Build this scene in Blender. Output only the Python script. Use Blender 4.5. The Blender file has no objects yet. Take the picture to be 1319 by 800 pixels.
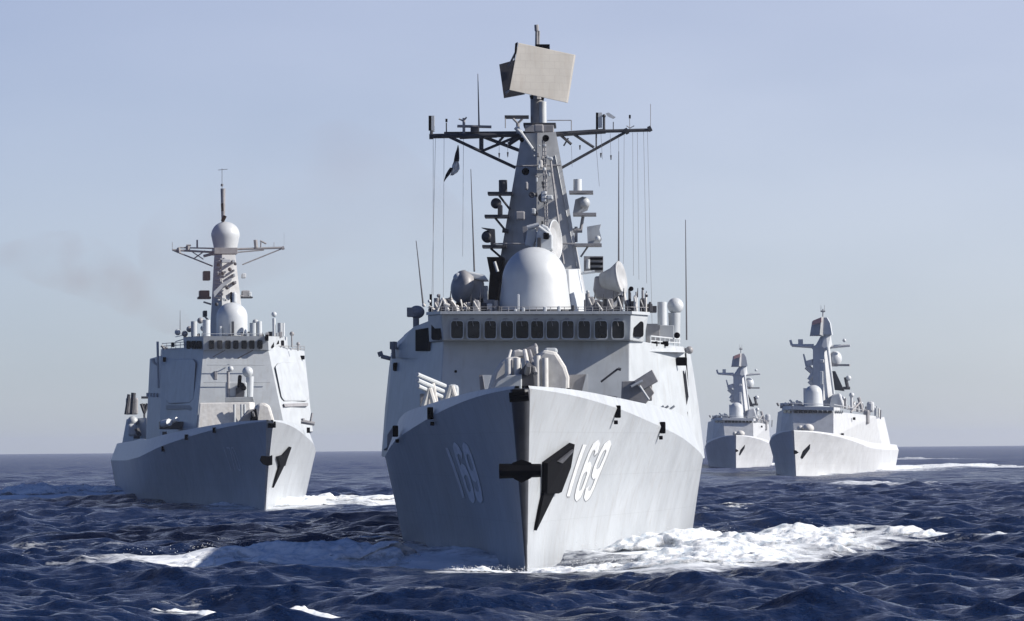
import bpy, math, random
import numpy as np
from mathutils import Vector, Matrix

random.seed(7)
R = math.radians
scene = bpy.context.scene
COL = scene.collection

# ------------------------------------------------------------------ camera
W, H, F = 1319.0, 800.0, 5000.0
EYE = 5.6
cam_d = bpy.data.cameras.new('camera')
cam = bpy.data.objects.new('camera', cam_d)
COL.objects.link(cam)
cam_d.sensor_width = 36.0
cam_d.lens = F / W * 36.0
cam_d.clip_start = 1.0
cam_d.clip_end = 60000.0
PITCH = math.atan(176.5 / F)
ROLL = math.atan(11.0 / 1319.0)
cam.matrix_world = (Matrix.Translation((0, 0, EYE)) @ Matrix.Rotation(PITCH, 4, 'X')
                    @ Matrix.Rotation(R(90), 4, 'X') @ Matrix.Rotation(-ROLL, 4, 'Z'))
scene.camera = cam
CR = cam.matrix_world.to_3x3()
CRT = CR.transposed()
C0 = Vector((0, 0, EYE))

def ray(px, py):
    return CR @ Vector(((px - W / 2) / F, -(py - H / 2) / F, -1.0))

def proj(p):
    q = CRT @ (Vector(p) - C0)
    return (W / 2 + F * q.x / -q.z, H / 2 - F * q.y / -q.z)

def sea_at(px, py):
    d = ray(px, py)
    t = -EYE / d.z
    return (d.x * t, d.y * t)

# ------------------------------------------------------------------ light
SUN_AZ = R(80)      # from the camera-facing direction (-Y) towards +X
SUN_EL = R(31)
sd = Vector((math.sin(SUN_AZ) * math.cos(SUN_EL), -math.cos(SUN_AZ) * math.cos(SUN_EL), math.sin(SUN_EL)))
world = bpy.data.worlds.new('World')
scene.world = world
world.use_nodes = True
wn = world.node_tree
for n in list(wn.nodes):
    wn.nodes.remove(n)
sky = wn.nodes.new('ShaderNodeTexSky')
sky.sky_type = 'NISHITA'
sky.sun_disc = False
sky.sun_elevation = SUN_EL
sky.sun_rotation = math.atan2(sd.x, sd.y)
sky.air_density = 1.0
sky.dust_density = 0.6
sky.ozone_density = 3.0
bg = wn.nodes.new('ShaderNodeBackground')
bg.inputs[1].default_value = 0.05
wo = wn.nodes.new('ShaderNodeOutputWorld')
# clear blue sky above, whitening towards the horizon with sea haze
tint = wn.nodes.new('ShaderNodeVectorMath'); tint.operation = 'MULTIPLY'; tint.inputs[1].default_value = (.26, .50, .92)
wn.links.new(sky.outputs[0], tint.inputs[0])
wtc = wn.nodes.new('ShaderNodeTexCoord'); sep = wn.nodes.new('ShaderNodeSeparateXYZ')
wn.links.new(wtc.outputs['Generated'], sep.inputs[0])
w1 = wn.nodes.new('ShaderNodeMath'); w1.operation = 'MULTIPLY'; wn.links.new(sep.outputs[2], w1.inputs[0]); wn.links.new(sep.outputs[2], w1.inputs[1])
w2 = wn.nodes.new('ShaderNodeMath'); w2.operation = 'MULTIPLY'; w2.inputs[1].default_value = -9.5; wn.links.new(w1.outputs[0], w2.inputs[0])
w3 = wn.nodes.new('ShaderNodeMath'); w3.operation = 'EXPONENT'; wn.links.new(w2.outputs[0], w3.inputs[0])
# very soft uneven haze so the sky is not a clean ramp
wmp = wn.nodes.new('ShaderNodeMapping'); wmp.inputs['Scale'].default_value = (9, 9, 26); wn.links.new(wtc.outputs['Generated'], wmp.inputs[0])
wnz = wn.nodes.new('ShaderNodeTexNoise'); wnz.inputs['Scale'].default_value = 1.0; wnz.inputs['Detail'].default_value = 3; wn.links.new(wmp.outputs[0], wnz.inputs['Vector'])
wr = wn.nodes.new('ShaderNodeMapRange'); wr.inputs[1].default_value = .3; wr.inputs[2].default_value = .7; wr.inputs[3].default_value = .93; wr.inputs[4].default_value = 1.05
wn.links.new(wnz.outputs[0], wr.inputs[0])
# haze band brightened sunward and dimmed opposite, shaped to deepen shade on the hulls
ws = wn.nodes.new('ShaderNodeMath'); ws.operation = 'MULTIPLY_ADD'; ws.inputs[1].default_value = .78; ws.inputs[2].default_value = 1.0
wn.links.new(sep.outputs[0], ws.inputs[0])
wq = wn.nodes.new('ShaderNodeMath'); wq.operation = 'MULTIPLY'; wn.links.new(w3.outputs[0], wq.inputs[0]); wn.links.new(ws.outputs[0], wq.inputs[1])
w4 = wn.nodes.new('ShaderNodeMath'); w4.operation = 'MULTIPLY'; wn.links.new(wq.outputs[0], w4.inputs[0]); wn.links.new(wr.outputs[0], w4.inputs[1])
band = wn.nodes.new('ShaderNodeVectorMath'); band.operation = 'SCALE'; band.inputs[0].default_value = (5.75, 5.3, 4.95)
wn.links.new(w4.outputs[0], band.inputs['Scale'])
add = wn.nodes.new('ShaderNodeVectorMath'); add.operation = 'ADD'
wn.links.new(tint.outputs[0], add.inputs[0]); wn.links.new(band.outputs[0], add.inputs[1])
wn.links.new(add.outputs[0], bg.inputs[0])
wn.links.new(bg.outputs[0], wo.inputs[0])

sun_d = bpy.data.lights.new('sun', 'SUN')
sun_d.energy = 4.8
sun_d.angle = R(0.5)
sun_d.color = (1.0, 0.93, 0.84)
sun = bpy.data.objects.new('sun', sun_d)
COL.objects.link(sun)
sun.rotation_euler = sd.to_track_quat('Z', 'Y').to_euler()
sun.location = (60, -20, 80)

scene.view_settings.view_transform = 'Standard'
scene.view_settings.look = 'None'
scene.view_settings.gamma = 1.0
scene.view_settings.exposure = 0.66
scene.view_settings.use_curve_mapping = False
scene.render.engine = 'CYCLES'
scene.cycles.volume_bounces = 0
scene.cycles.max_bounces = 6

# ------------------------------------------------------------------ materials
def new_mat(name):
    m = bpy.data.materials.new(name)
    m.use_nodes = True
    nt = m.node_tree
    return m, nt, nt.nodes['Principled BSDF']

def paint(name, col, rough=0.45, var=0.10, streak=0.12, scale=0.6, metal=0.0, bump=0.02, spec=.5, seams=None):
    """navy paint: base colour broken up by wear, vertical salt/rust streaks and slight plate dents"""
    m, nt, b = new_mat(name)
    tc = nt.nodes.new('ShaderNodeTexCoord')
    n1 = nt.nodes.new('ShaderNodeTexNoise'); n1.inputs['Scale'].default_value = scale
    n1.inputs['Detail'].default_value = 6
    nt.links.new(tc.outputs['Object'], n1.inputs['Vector'])
    mp = nt.nodes.new('ShaderNodeMapping'); mp.inputs['Scale'].default_value = (2.2, 2.2, 0.12)
    nt.links.new(tc.outputs['Object'], mp.inputs['Vector'])
    n2 = nt.nodes.new('ShaderNodeTexNoise'); n2.inputs['Scale'].default_value = 1.5
    n2.inputs['Detail'].default_value = 4
    nt.links.new(mp.outputs[0], n2.inputs['Vector'])
    r1 = nt.nodes.new('ShaderNodeMapRange')
    r1.inputs[1].default_value = .3; r1.inputs[2].default_value = .7
    r1.inputs[3].default_value = 1 - var; r1.inputs[4].default_value = 1 + var
    nt.links.new(n1.outputs[0], r1.inputs[0])
    r2 = nt.nodes.new('ShaderNodeMapRange')
    r2.inputs[1].default_value = .52; r2.inputs[2].default_value = .78
    r2.inputs[3].default_value = 0; r2.inputs[4].default_value = streak
    nt.links.new(n2.outputs[0], r2.inputs[0])
    mul = nt.nodes.new('ShaderNodeVectorMath'); mul.operation = 'SCALE'
    mul.inputs[0].default_value = col
    nt.links.new(r1.outputs[0], mul.inputs['Scale'])
    mix = nt.nodes.new('ShaderNodeMix'); mix.data_type = 'RGBA'
    mix.inputs[7].default_value = (col[0] * .62, col[1] * .5, col[2] * .4, 1)
    nt.links.new(r2.outputs[0], mix.inputs[0])
    nt.links.new(mul.outputs[0], mix.inputs[6])
    nt.links.new(mix.outputs[2], b.inputs['Base Color'])
    b.inputs['Roughness'].default_value = rough
    if seams:
        # plate seams: thin weld lines, slightly darker, in the fore-and-aft / vertical plane
        sx = nt.nodes.new('ShaderNodeSeparateXYZ'); nt.links.new(tc.outputs['Object'], sx.inputs[0])
        cx = nt.nodes.new('ShaderNodeCombineXYZ'); nt.links.new(sx.outputs[seams[2]], cx.inputs[0]); nt.links.new(sx.outputs[2], cx.inputs[1])
        bk = nt.nodes.new('ShaderNodeTexBrick'); bk.inputs['Scale'].default_value = 1; bk.inputs['Mortar Size'].default_value = seams[3]
        bk.inputs['Mortar Smooth'].default_value = .6; bk.inputs['Brick Width'].default_value = seams[0]; bk.inputs['Row Height'].default_value = seams[1]
        nt.links.new(cx.outputs[0], bk.inputs['Vector'])
        sm_ = nt.nodes.new('ShaderNodeMix'); sm_.data_type = 'RGBA'; sm_.blend_type = 'MULTIPLY'
        sm_.inputs[7].default_value = (seams[4],) * 3 + (1,)
        nt.links.new(bk.outputs['Fac'], sm_.inputs[0]); nt.links.new(mix.outputs[2], sm_.inputs[6])
        nt.links.new(sm_.outputs[2], b.inputs['Base Color'])
    b.inputs['Metallic'].default_value = metal
    b.inputs['Specular IOR Level'].default_value = spec
    n3 = nt.nodes.new('ShaderNodeTexNoise'); n3.inputs['Scale'].default_value = 0.9
    n3.inputs['Detail'].default_value = 2
    nt.links.new(tc.outputs['Object'], n3.inputs['Vector'])
    bp = nt.nodes.new('ShaderNodeBump'); bp.inputs['Strength'].default_value = 0.5
    bp.inputs['Distance'].default_value = bump
    nt.links.new(n3.outputs[0], bp.inputs['Height'])
    nt.links.new(bp.outputs[0], b.inputs['Normal'])
    return m

M = {}
M['hull'] = paint('hull_grey_paint', (.345, .37, .395), .38, .10, .35, .35, bump=.09, seams=(6.5, 2.1, 1, .02, .86))
M['grey'] = paint('superstructure_grey_paint', (.38, .41, .435), .42, .09, .30, .8, bump=.04)
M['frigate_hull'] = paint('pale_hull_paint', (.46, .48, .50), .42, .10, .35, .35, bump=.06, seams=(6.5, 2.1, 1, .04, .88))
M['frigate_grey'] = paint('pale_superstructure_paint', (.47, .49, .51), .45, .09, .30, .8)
M['white'] = paint('radome_white_paint', (.46, .49, .515), .4, .04, .08, 1.5)
M['mid'] = paint('weathered_grey_paint', (.24, .24, .25), .5, .15, .3, 2.0)
M['dark'] = paint('dark_grey_paint', (.045, .047, .055), .5, .2, .2, 2.0, spec=.3)
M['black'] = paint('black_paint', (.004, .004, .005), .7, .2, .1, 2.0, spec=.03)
M['beige'] = paint('radar_beige_paint', (.32, .31, .29), .6, .10, .25, .7, seams=(.6, .45, 0, .012, .80))
M['stem'] = paint('stem_shade_paint', (.05, .054, .065), .5, .2, .3, 1.0, spec=.25)  # dark colour carries the shade on the bow
M['canvas'] = paint('pale_canvas', (.50, .50, .49), .8, .12, .3, 3.0, bump=.06)
M['number'] = paint('number_white_paint', (.55, .57, .59), .4, .15, .05, 3.0)
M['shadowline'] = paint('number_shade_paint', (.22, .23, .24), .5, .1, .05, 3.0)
M['faded'] = paint('faded_number_paint', (.60, .62, .66), .4, .15, .3, 3.0)
M['mast'] = paint('mast_grey_paint', (.34, .355, .37), .5, .15, .35, 1.2)
M['deck'] = paint('deck_paint', (.10, .11, .12), .7, .1, .2, 1.0)
M['wire'] = paint('rigging_wire', (.10, .10, .11), .5, .1, 0, 1.0)
M['flagdark'] = paint('flag_dark_cloth', (.02, .022, .04), .9, .1, 0, 2.0)
M['flaglight'] = paint('flag_pale_cloth', (.7, .7, .68), .9, .1, 0, 2.0)
M['red'] = paint('faded_red_paint', (.45, .25, .24), .5, .1, .1, 2.0)

g, nt, b = new_mat('window_glass')
tcg = nt.nodes.new('ShaderNodeTexCoord'); ng = nt.nodes.new('ShaderNodeTexNoise')
ng.inputs['Scale'].default_value = .55
nt.links.new(tcg.outputs['Object'], ng.inputs['Vector'])
rg = nt.nodes.new('ShaderNodeValToRGB')
rg.color_ramp.elements[0].color = (.002, .002, .003, 1); rg.color_ramp.elements[1].color = (.05, .05, .052, 1); rg.color_ramp.elements[0].position = .45; rg.color_ramp.elements[1].position = .75
nt.links.new(ng.outputs[0], rg.inputs[0]); nt.links.new(rg.outputs[0], b.inputs['Base Color'])
b.inputs['Roughness'].default_value = .12
b.inputs['Specular IOR Level'].default_value = .25
M['glass'] = g

# ------------------------------------------------------------------ mesh helpers
def link(name, verts, faces, mat, parent=None, smooth=False, bevel=0.0, mats=None):
    me = bpy.data.meshes.new(name)
    me.from_pydata([tuple(v) for v in verts], [], faces)
    me.validate()
    me.update()
    import bmesh
    bm = bmesh.new(); bm.from_mesh(me)
    bmesh.ops.recalc_face_normals(bm, faces=bm.faces)
    bm.to_mesh(me); bm.free()
    me.materials.append(mat)
    if smooth:
        me.shade_smooth()
    o = bpy.data.objects.new(name, me)
    COL.objects.link(o)
    if parent is not None:
        o.parent = parent
    if bevel > 0:
        md = o.modifiers.new('bevel', 'BEVEL'); md.width = bevel; md.segments = 2; md.limit_method = 'ANGLE'
    return o

class MB:
    def __init__(s):
        s.v = []; s.f = []
    def add(s, verts, faces):
        n = len(s.v)
        s.v += [tuple(v) for v in verts]
        s.f += [tuple(i + n for i in f) for f in faces]
        return s
    def loft(s, rings, caps=True):
        n = len(rings[0]); v = [p for r in rings for p in r]; f = []
        for i in range(len(rings) - 1):
            for j in range(n):
                k = (j + 1) % n
                f.append((i * n + j, i * n + k, (i + 1) * n + k, (i + 1) * n + j))
        if caps:
            f.append(tuple(range(n))[::-1]); f.append(tuple((len(rings) - 1) * n + j for j in range(n)))
        return s.add(v, f)
    def box(s, c, d, rz=0.0, rx=0.0, ry=0.0):
        m = Matrix.Rotation(rz, 3, 'Z') @ Matrix.Rotation(ry, 3, 'Y') @ Matrix.Rotation(rx, 3, 'X')
        h = [x / 2 for x in d]; c = Vector(c)
        r = []
        for z in (-1, 1):
            r.append([c + m @ Vector((x * h[0], y * h[1], z * h[2])) for x, y in ((-1, -1), (1, -1), (1, 1), (-1, 1))])
        return s.loft(r)
    def tube(s, p0, p1, r0, r1=None, n=8, caps=True):
        p0 = Vector(p0); p1 = Vector(p1); r1 = r0 if r1 is None else r1
        d = (p1 - p0).normalized()
        a = d.cross(Vector((0, 0, 1)) if abs(d.z) < .95 else Vector((0, 1, 0))).normalized(); b_ = d.cross(a)
        rings = [[p + (a * math.cos(t) + b_ * math.sin(t)) * r for t in [2 * math.pi * i / n for i in range(n)]]
                 for p, r in ((p0, r0), (p1, r1))]
        return s.loft(rings, caps)
    def lathe(s, c, axis, prof, n=24):
        """prof: list of (distance along axis, radius)"""
        c = Vector(c); d = Vector(axis).normalized()
        a = d.cross(Vector((0, 0, 1)) if abs(d.z) < .95 else Vector((0, 1, 0))).normalized(); b_ = d.cross(a)
        rings = [[c + d * h + (a * math.cos(t) + b_ * math.sin(t)) * max(r, .001)
                  for t in [2 * math.pi * i / n for i in range(n)]] for h, r in prof]
        return s.loft(rings)
    def ball(s, c, r, n=16, sz=1.0):
        m = n // 2
        return s.lathe(c, (0, 0, 1), [(-r * sz * math.cos(math.pi * i / m), r * math.sin(math.pi * i / m)) for i in range(m + 1)], n)
    def build(s, name, mat, parent=None, smooth=False, bevel=0.0):
        return link(name, s.v, s.f, mat, parent, smooth, bevel)

def tag(o, label, cat=None, group=None, kind=None):
    if label: o['label'] = label
    if cat: o['category'] = cat
    if group: o['group'] = group
    if kind: o['kind'] = kind
    return o

def lerp_tab(tab, x):
    xs = [t[0] for t in tab]; ys = [t[1] for t in tab]
    if x <= xs[0]: return ys[0]
    if x >= xs[-1]: return ys[-1]
    # monotone cubic (Fritsch-Carlson)
    n = len(xs)
    d = [(ys[i + 1] - ys[i]) / (xs[i + 1] - xs[i]) for i in range(n - 1)]
    m = [d[0]] + [0 if d[i - 1] * d[i] <= 0 else 2 * d[i - 1] * d[i] / (d[i - 1] + d[i]) for i in range(1, n - 1)] + [d[-1]]
    for i in range(n - 1):
        if x <= xs[i + 1]:
            h = xs[i + 1] - xs[i]; t = (x - xs[i]) / h
            return ((2 * t**3 - 3 * t**2 + 1) * ys[i] + (t**3 - 2 * t**2 + t) * h * m[i]
                    + (-2 * t**3 + 3 * t**2) * ys[i + 1] + (t**3 - t**2) * h * m[i + 1])

# ------------------------------------------------------------------ ships
class Ship:
    """local axes: x to the port side (viewer's right), y aft from the stem at the waterline, z up"""
    def __init__(s, name, X0, D, yaw, label, cat, group=None, **hp):
        s.root = bpy.data.objects.new(name, None)
        COL.objects.link(s.root)
        s.root.location = (X0, D, 0); s.root.rotation_euler = (0, 0, -yaw)
        s.root.empty_display_size = 4
        tag(s.root, label, cat, group)
        s.m = Matrix.Translation((X0, D, 0)) @ Matrix.Rotation(-yaw, 4, 'Z')
        s.mi = s.m.inverted()
        s.D = D
        s.o = s.mi @ C0
        s.hp = hp
    def K(s, px, py, a):
        d = s.mi.to_3x3() @ ray(px, py)
        return s.o + d * ((a - s.o.y) / d.y)
    def px(s, p):
        return proj(s.m @ Vector(p))
    def sc(s, a):
        return F / (s.D + a)
    def facet(s, name, mat, poly, x0, a0, x1, a1, off=.15, depth=.5, parent=None, bevel=0, lean=0, y0=490):
        """plate lying on a wall that runs from (x0 px, a0) back to (x1 px, a1)"""
        A = lambda x: a0 + (a1 - a0) * (x - x0) / (x1 - x0)
        fr = [s.K(x, y, A(x) - off + lean * (y0 - y)) for x, y in poly]
        bk = [Vector((p.x, p.y + depth, p.z)) for p in fr]
        return MB().loft([fr, bk]).build(name, mat, parent or s.root, bevel=bevel)
    # hull -------------------------------------------------
    def hull_pt(s, t, z, side):
        h = s.hp
        zk = lerp_tab(h['zk'], t); bw = lerp_tab(h['bw'], t); bk = lerp_tab(h['bk'], t)
        if z >= 0:
            p = lerp_tab(h['pw'], t)
            b_ = bw + (bk - bw) * (min(z / zk, 1.2)) ** p
            ra = h['rake'] * (z / h['zk'][0][1]) ** 1.2
        else:
            b_ = bw * (1 + .08 * z); ra = 0
        a = t - ra * max(0, 1 - t / 30.0) ** 1.5
        return Vector((side * b_, a, z))
    def hull_find(s, px, py, side, t0=12, z0=4):
        t, z = t0, z0
        for _ in range(30):
            p = s.px(s.hull_pt(t, z, side)); e = (p[0] - px, p[1] - py)
            if abs(e[0]) + abs(e[1]) < .02: break
            q = s.px(s.hull_pt(t + .05, z, side)); r = s.px(s.hull_pt(t, z + .05, side))
            a11 = (q[0] - p[0]) / .05; a21 = (q[1] - p[1]) / .05; a12 = (r[0] - p[0]) / .05; a22 = (r[1] - p[1]) / .05
            det = a11 * a22 - a12 * a21
            if abs(det) < 1e-6: break
            t -= max(-5, min(5, (e[0] * a22 - e[1] * a12) / det)); z -= max(-1, min(1, (a11 * e[1] - a21 * e[0]) / det))
            t = max(0.05, t); z = max(.05, z)
        return t, z
    def hull_out(s, t, z, side, off):
        p = s.hull_pt(t, z, side)
        n = (s.hull_pt(t + .1, z, side) - p).cross(s.hull_pt(t, z + .1, side) - p).normalized()
        if n.x * side < 0: n = -n
        return p + n * off
    def build_hull(s, mat, bandmat):
        h = s.hp; L = h['L']
        ts = sorted(set([0, .25, .6, 1, 1.6, 2.3, 3.2, 4.3, 5.6] + list(np.arange(7, 60, 2.0)) + list(np.arange(60, L, 6.0)) + [L]))
        nz = 14; v = []; f = []
        for side in (-1, 1):
            base = len(v)
            for t in ts:
                zk = lerp_tab(h['zk'], t)
                zs = [-2.5, -1.0] + [zk * i / (nz - 2) for i in range(nz - 1)]
                for z in zs: v.append(s.hull_pt(t, z, side))
            m_ = nz + 1
            for i in range(len(ts) - 1):
                for j in range(m_ - 1):
                    f.append((base + i * m_ + j, base + (i + 1) * m_ + j, base + (i + 1) * m_ + j + 1, base + i * m_ + j + 1))
        half = len(v) // 2; m_ = nz + 1
        # transom closes the stern, stem face closes the bow
        tr = [half - m_ + j for j in range(m_)]; tr2 = [2 * half - m_ + j for j in range(m_)]
        for j in range(m_ - 1):
            f.append((tr[j], tr2[j], tr2[j + 1], tr[j + 1]))
            f.append((j, half + j, half + j + 1, j + 1))
        s.hull = link('hull', v, f, mat, s.root, smooth=True)
        md = s.hull.modifiers.new('edge', 'EDGE_SPLIT'); md.split_angle = R(30)
        # bulwark band above the knuckle, leaning inboard, with inner face
        v = []; f = []
        for t in ts:
            zk = lerp_tab(h['zk'], t); hb = lerp_tab(h['hb'], t)
            for side in (-1, 1):
                p = s.hull_pt(t, zk, side)
                ins = min(hb * h.get('lean', .38), max(abs(p.x) - .02, 0))
                q = Vector((side * (abs(p.x) - ins), p.y, zk + hb))
                q2 = Vector((side * max(abs(q.x) - .18, .01), p.y + .1, zk + hb - .003))
                q3 = Vector((side * max(abs(q.x) - .22, .01), p.y + .1, zk + hb - min(.9, hb + .3)))
                v += [p, q, q2, q3]
        for i in range(len(ts) - 1):
            for sd_ in (0, 4):
                for j in range(3):
                    a0 = i * 8 + sd_ + j; b0 = a0 + 8
                    f.append((a0, b0, b0 + 1, a0 + 1))
        s.band = link('bulwark', v, f, bandmat, s.root)
        # deck
        v = []; f = []
        for t in ts:
            zk = lerp_tab(h['zk'], t); hb = lerp_tab(h['hb'], t)
            p = s.hull_pt(t, zk, 1)
            x = max(abs(p.x) - hb * h.get('lean', .38) - .1, .01); z = zk + hb - min(.8, hb + .2)
            v += [(-x, p.y, z), (x, p.y, z)]
        for i in range(len(ts) - 1):
            f.append((2 * i, 2 * i + 2, 2 * i + 3, 2 * i + 1))
        link('deck', v, f, M['deck'], s.root)
    # generic parts ----------------------------------------
    def prism(s, name, mat, poly, a, depth, parent=None, bevel=0, inset=0.0):
        fr = [s.K(x, y, a) for x, y in poly]
        c = sum(fr, Vector()) / len(fr)
        bk = [Vector((c.x + (p.x - c.x) * (1 - inset), a + depth, c.z + (p.z - c.z) * (1 - inset))) for p in fr]
        return MB().loft([fr, bk]).build(name, mat, parent or s.root, bevel=bevel)
    def box(s, name, mat, x0, y0, x1, y1, a, depth, parent=None, bevel=0.03):
        return s.prism(name, mat, [(x0, y1), (x1, y1), (x1, y0), (x0, y0)], a, depth, parent, bevel)
    def slab(s, name, mat, bot, top, parent=None, bevel=0.0):
        """bot/top: rings of (px, py, a)"""
        return MB().loft([[s.K(*p) for p in bot], [s.K(*p) for p in top]]).build(name, mat, parent or s.root, bevel=bevel)
    def bars(s, name, mat, segs, parent=None, each=False):
        """segs: (px0,py0,a0, px1,py1,a1, radius m[, radius2])"""
        if each:
            return [s.bars(name, mat, [g_], parent) for g_ in segs][0]
        m = MB()
        for g_ in segs:
            m.tube(s.K(*g_[:3]), s.K(*g_[3:6]), g_[6], g_[7] if len(g_) > 7 else None, 8)
        return m.build(name, mat, parent or s.root, smooth=False)
    def ball(s, name, mat, px, py, a, rpx, sz=1.0, parent=None):
        return MB().ball(s.K(px, py, a), rpx / s.sc(a), 24, sz).build(name, mat, parent or s.root, smooth=True)
    def post(s, name, mat, px, y0, y1, a, rpx, r2px=None, parent=None, n=16):
        k = 1 / s.sc(a); p = s.K(px, y1, a); q = s.K(px, y0, a); q.x = p.x
        o = MB().tube(p, q, rpx * k, (r2px if r2px is not None else rpx) * k, n).build(name, mat, parent or s.root, smooth=True)
        md = o.modifiers.new('edge', 'EDGE_SPLIT'); md.split_angle = R(40)
        return o
    def dome(s, name, mat, px, ytop, ymid, ybot, a, rpx, rbpx, parent=None, n=40):
        k = 1 / s.sc(a); c = s.K(px, ybot, a)
        hb = (ybot - ymid) * k; ht = (ymid - ytop) * k
        prof = [(0, rbpx * k)] + [(hb * i / 4, (rbpx + (rpx - rbpx) * i / 4) * k) for i in range(1, 4)]
        prof += [(hb + ht * math.sin(math.pi / 2 * i / 10), rpx * k * math.cos(math.pi / 2 * i / 10)) for i in range(11)]
        o = MB().lathe(c, (0, 0, 1), prof, n).build(name, mat, parent or s.root, smooth=True)
        md = o.modifiers.new('edge', 'EDGE_SPLIT'); md.split_angle = R(50)
        return o
    def window(s, x0, y0, x1, y1, a, proud=.05, mat='glass', a1=None, name='window', lean=0, frame=False):
        """rounded pane; a1 lets the pane run back along an angled face, lean tips it with the wall"""
        a1 = a if a1 is None else a1
        r = .18; P = []
        for cx, cy, st in ((1 - r, 1 - r, 0), (r, 1 - r, 90), (r, r, 180), (1 - r, r, 270)):
            for k in range(4):
                t = R(st + 30 * k); P.append((cx + r * math.cos(t), cy + r * math.sin(t)))
        fr = []; bk = []
        for u, v_ in P:
            aa = a + (a1 - a) * u
            fr.append(s.K(x0 + (x1 - x0) * u + lean * v_, y1 + (y0 - y1) * v_, aa - proud)); q = s.K(x0 + (x1 - x0) * u + lean * v_, y1 + (y0 - y1) * v_, aa + .3); bk.append(q)
        o = MB().loft([fr, bk]).build(name, M[mat], s.root)
        if frame:
            c = sum(fr, Vector()) / len(fr)
            out = [c + (p - c) * 1.13 + Vector((0, -.03, 0)) for p in fr]; inn = [c + (p - c) * .99 + Vector((0, -.03, 0)) for p in fr]
            n = len(fr); ob = [p + Vector((0, .3, 0)) for p in out]
            v = out + inn + ob; f = []
            for i in range(n):
                k = (i + 1) % n
                f += [(i, k, n + k, n + i), (i, k, 2 * n + k, 2 * n + i)]
            link('frame', v, f, M['grey'], o)
        return o
    def hull_plate(s, name, mat, poly, side, off0, off1, t0=6, z0=4, parent=None):
        a = [s.hull_find(x, y, side, t0, z0) for x, y in poly]
        return MB().loft([[s.hull_out(t, z, side, off0) for t, z in a], [s.hull_out(t, z, side, off1) for t, z in a]]).build(name, mat, parent or s.hull)

GLYPH = {
 '1': [[(.5, 0), (.5, 1)]],
 '6': [[(.9, .82), (.8, .95), (.5, 1), (.2, .95), (.1, .8), (.1, .2), (.2, .05), (.5, 0), (.8, .05), (.9, .2), (.9, .42), (.8, .54), (.5, .58), (.2, .52), (.1, .45)]],
 '9': [[(.1, .18), (.2, .05), (.5, 0), (.8, .05), (.9, .2), (.9, .8), (.8, .95), (.5, 1), (.2, .95), (.1, .8), (.1, .58), (.2, .46), (.5, .42), (.8, .48), (.9, .55)]],
 '7': [[(.05, .98), (.95, .98), (.35, 0)]],
 '0': [[(.5, 0), (.2, .05), (.1, .2), (.1, .8), (.2, .95), (.5, 1), (.8, .95), (.9, .8), (.9, .2), (.8, .05), (.5, 0)]],
}
def digit(ship, ch, quad, side, mat, w=.16, off=.02, seed=(12, 4), name='hull_number'):
    """quad = pixels of bottom-left, bottom-right, top-right, top-left of the digit as read"""
    q = [ship.hull_find(x, y, side, *seed) for x, y in quad]
    def mp(u, v):
        a = [(1 - u) * q[0][i] + u * q[1][i] for i in (0, 1)]; b_ = [(1 - u) * q[3][i] + u * q[2][i] for i in (0, 1)]
        return (a[0] * (1 - v) + b_[0] * v, a[1] * (1 - v) + b_[1] * v)
    def out(pt, d, o):
        # pt in glyph space -> resample for hull curvature
        t, z = mp(*pt); return ship.hull_out(t, z, side, o)
    m = MB()
    W_ = math.dist(mp(0, .5), mp(1, .5)); H_ = math.dist(mp(.5, 0), mp(.5, 1))
    for ln in GLYPH[ch]:
        pts = [Vector((p[0], p[1])) for p in ln]
        # densify
        dn = []
        for i in range(len(pts) - 1):
            k = max(1, int((pts[i + 1] - pts[i]).length / .08))
            for j in range(k): dn.append(pts[i].lerp(pts[i + 1], j / k))
        dn.append(pts[-1])
        L_, R_ = [], []
        for i, p in enumerate(dn):
            d = dn[min(i + 1, len(dn) - 1)] - dn[max(i - 1, 0)]
            dm = Vector((d.x * W_, d.y * H_)).normalized(); nrm = Vector((-dm.y / W_, dm.x / H_)) * (w * W_ / 2 if True else 0)
            if ch == '1': nrm *= 1.0
            L_.append(out(p + nrm, 0, off)); R_.append(out(p - nrm, 0, off))
        rings = []
        for a, b_ in zip(L_, R_): rings.append((a, b_))
        v = [x for r_ in rings for x in r_]
        f = [(2 * i, 2 * i + 1, 2 * i + 3, 2 * i + 2) for i in range(len(rings) - 1)]
        m.add(v, f)
    o = m.build(name, mat, ship.hull)
    md = o.modifiers.new('thickness', 'SOLIDIFY'); md.thickness = .01; md.offset = 0
    return o
# ------------------------------------------------------------------ lead destroyer
HP = dict(L=150, rake=5.6,
          zk=[(0, 8.25), (5, 8.05), (15, 7.45), (32, 6.1), (50, 4.9), (80, 4.5), (150, 4.4)],
          hb=[(0, .12), (6, .3), (15, .6), (32, 1.5), (50, 2.2), (60, 2.4), (150, 2.2)],
          bw=[(0, .06), (8, 1.35), (20, 3.8), (35, 6.6), (50, 8.4), (65, 8.9), (110, 8.6), (150, 6.5)],
          bk=[(0, .34), (4, 1.7), (10, 3.3), (20, 5.5), (33, 7.9), (48, 9.3), (60, 9.5), (115, 9.2), (150, 7.5)],
          pw=[(0, 1.7), (25, 1.5), (45, 1.0), (150, .8)])
lead = Ship('destroyer', (675 - 659.5) / (F / 180.0), 180.0, R(1.5),
            'large grey destroyer numbered 169 heading straight at the viewer, nearest of the four warships',
            'warship', 'warships steaming in formation', **HP)
S = lead
S.build_hull(M['hull'], M['grey'])
rt = S.root
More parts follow.
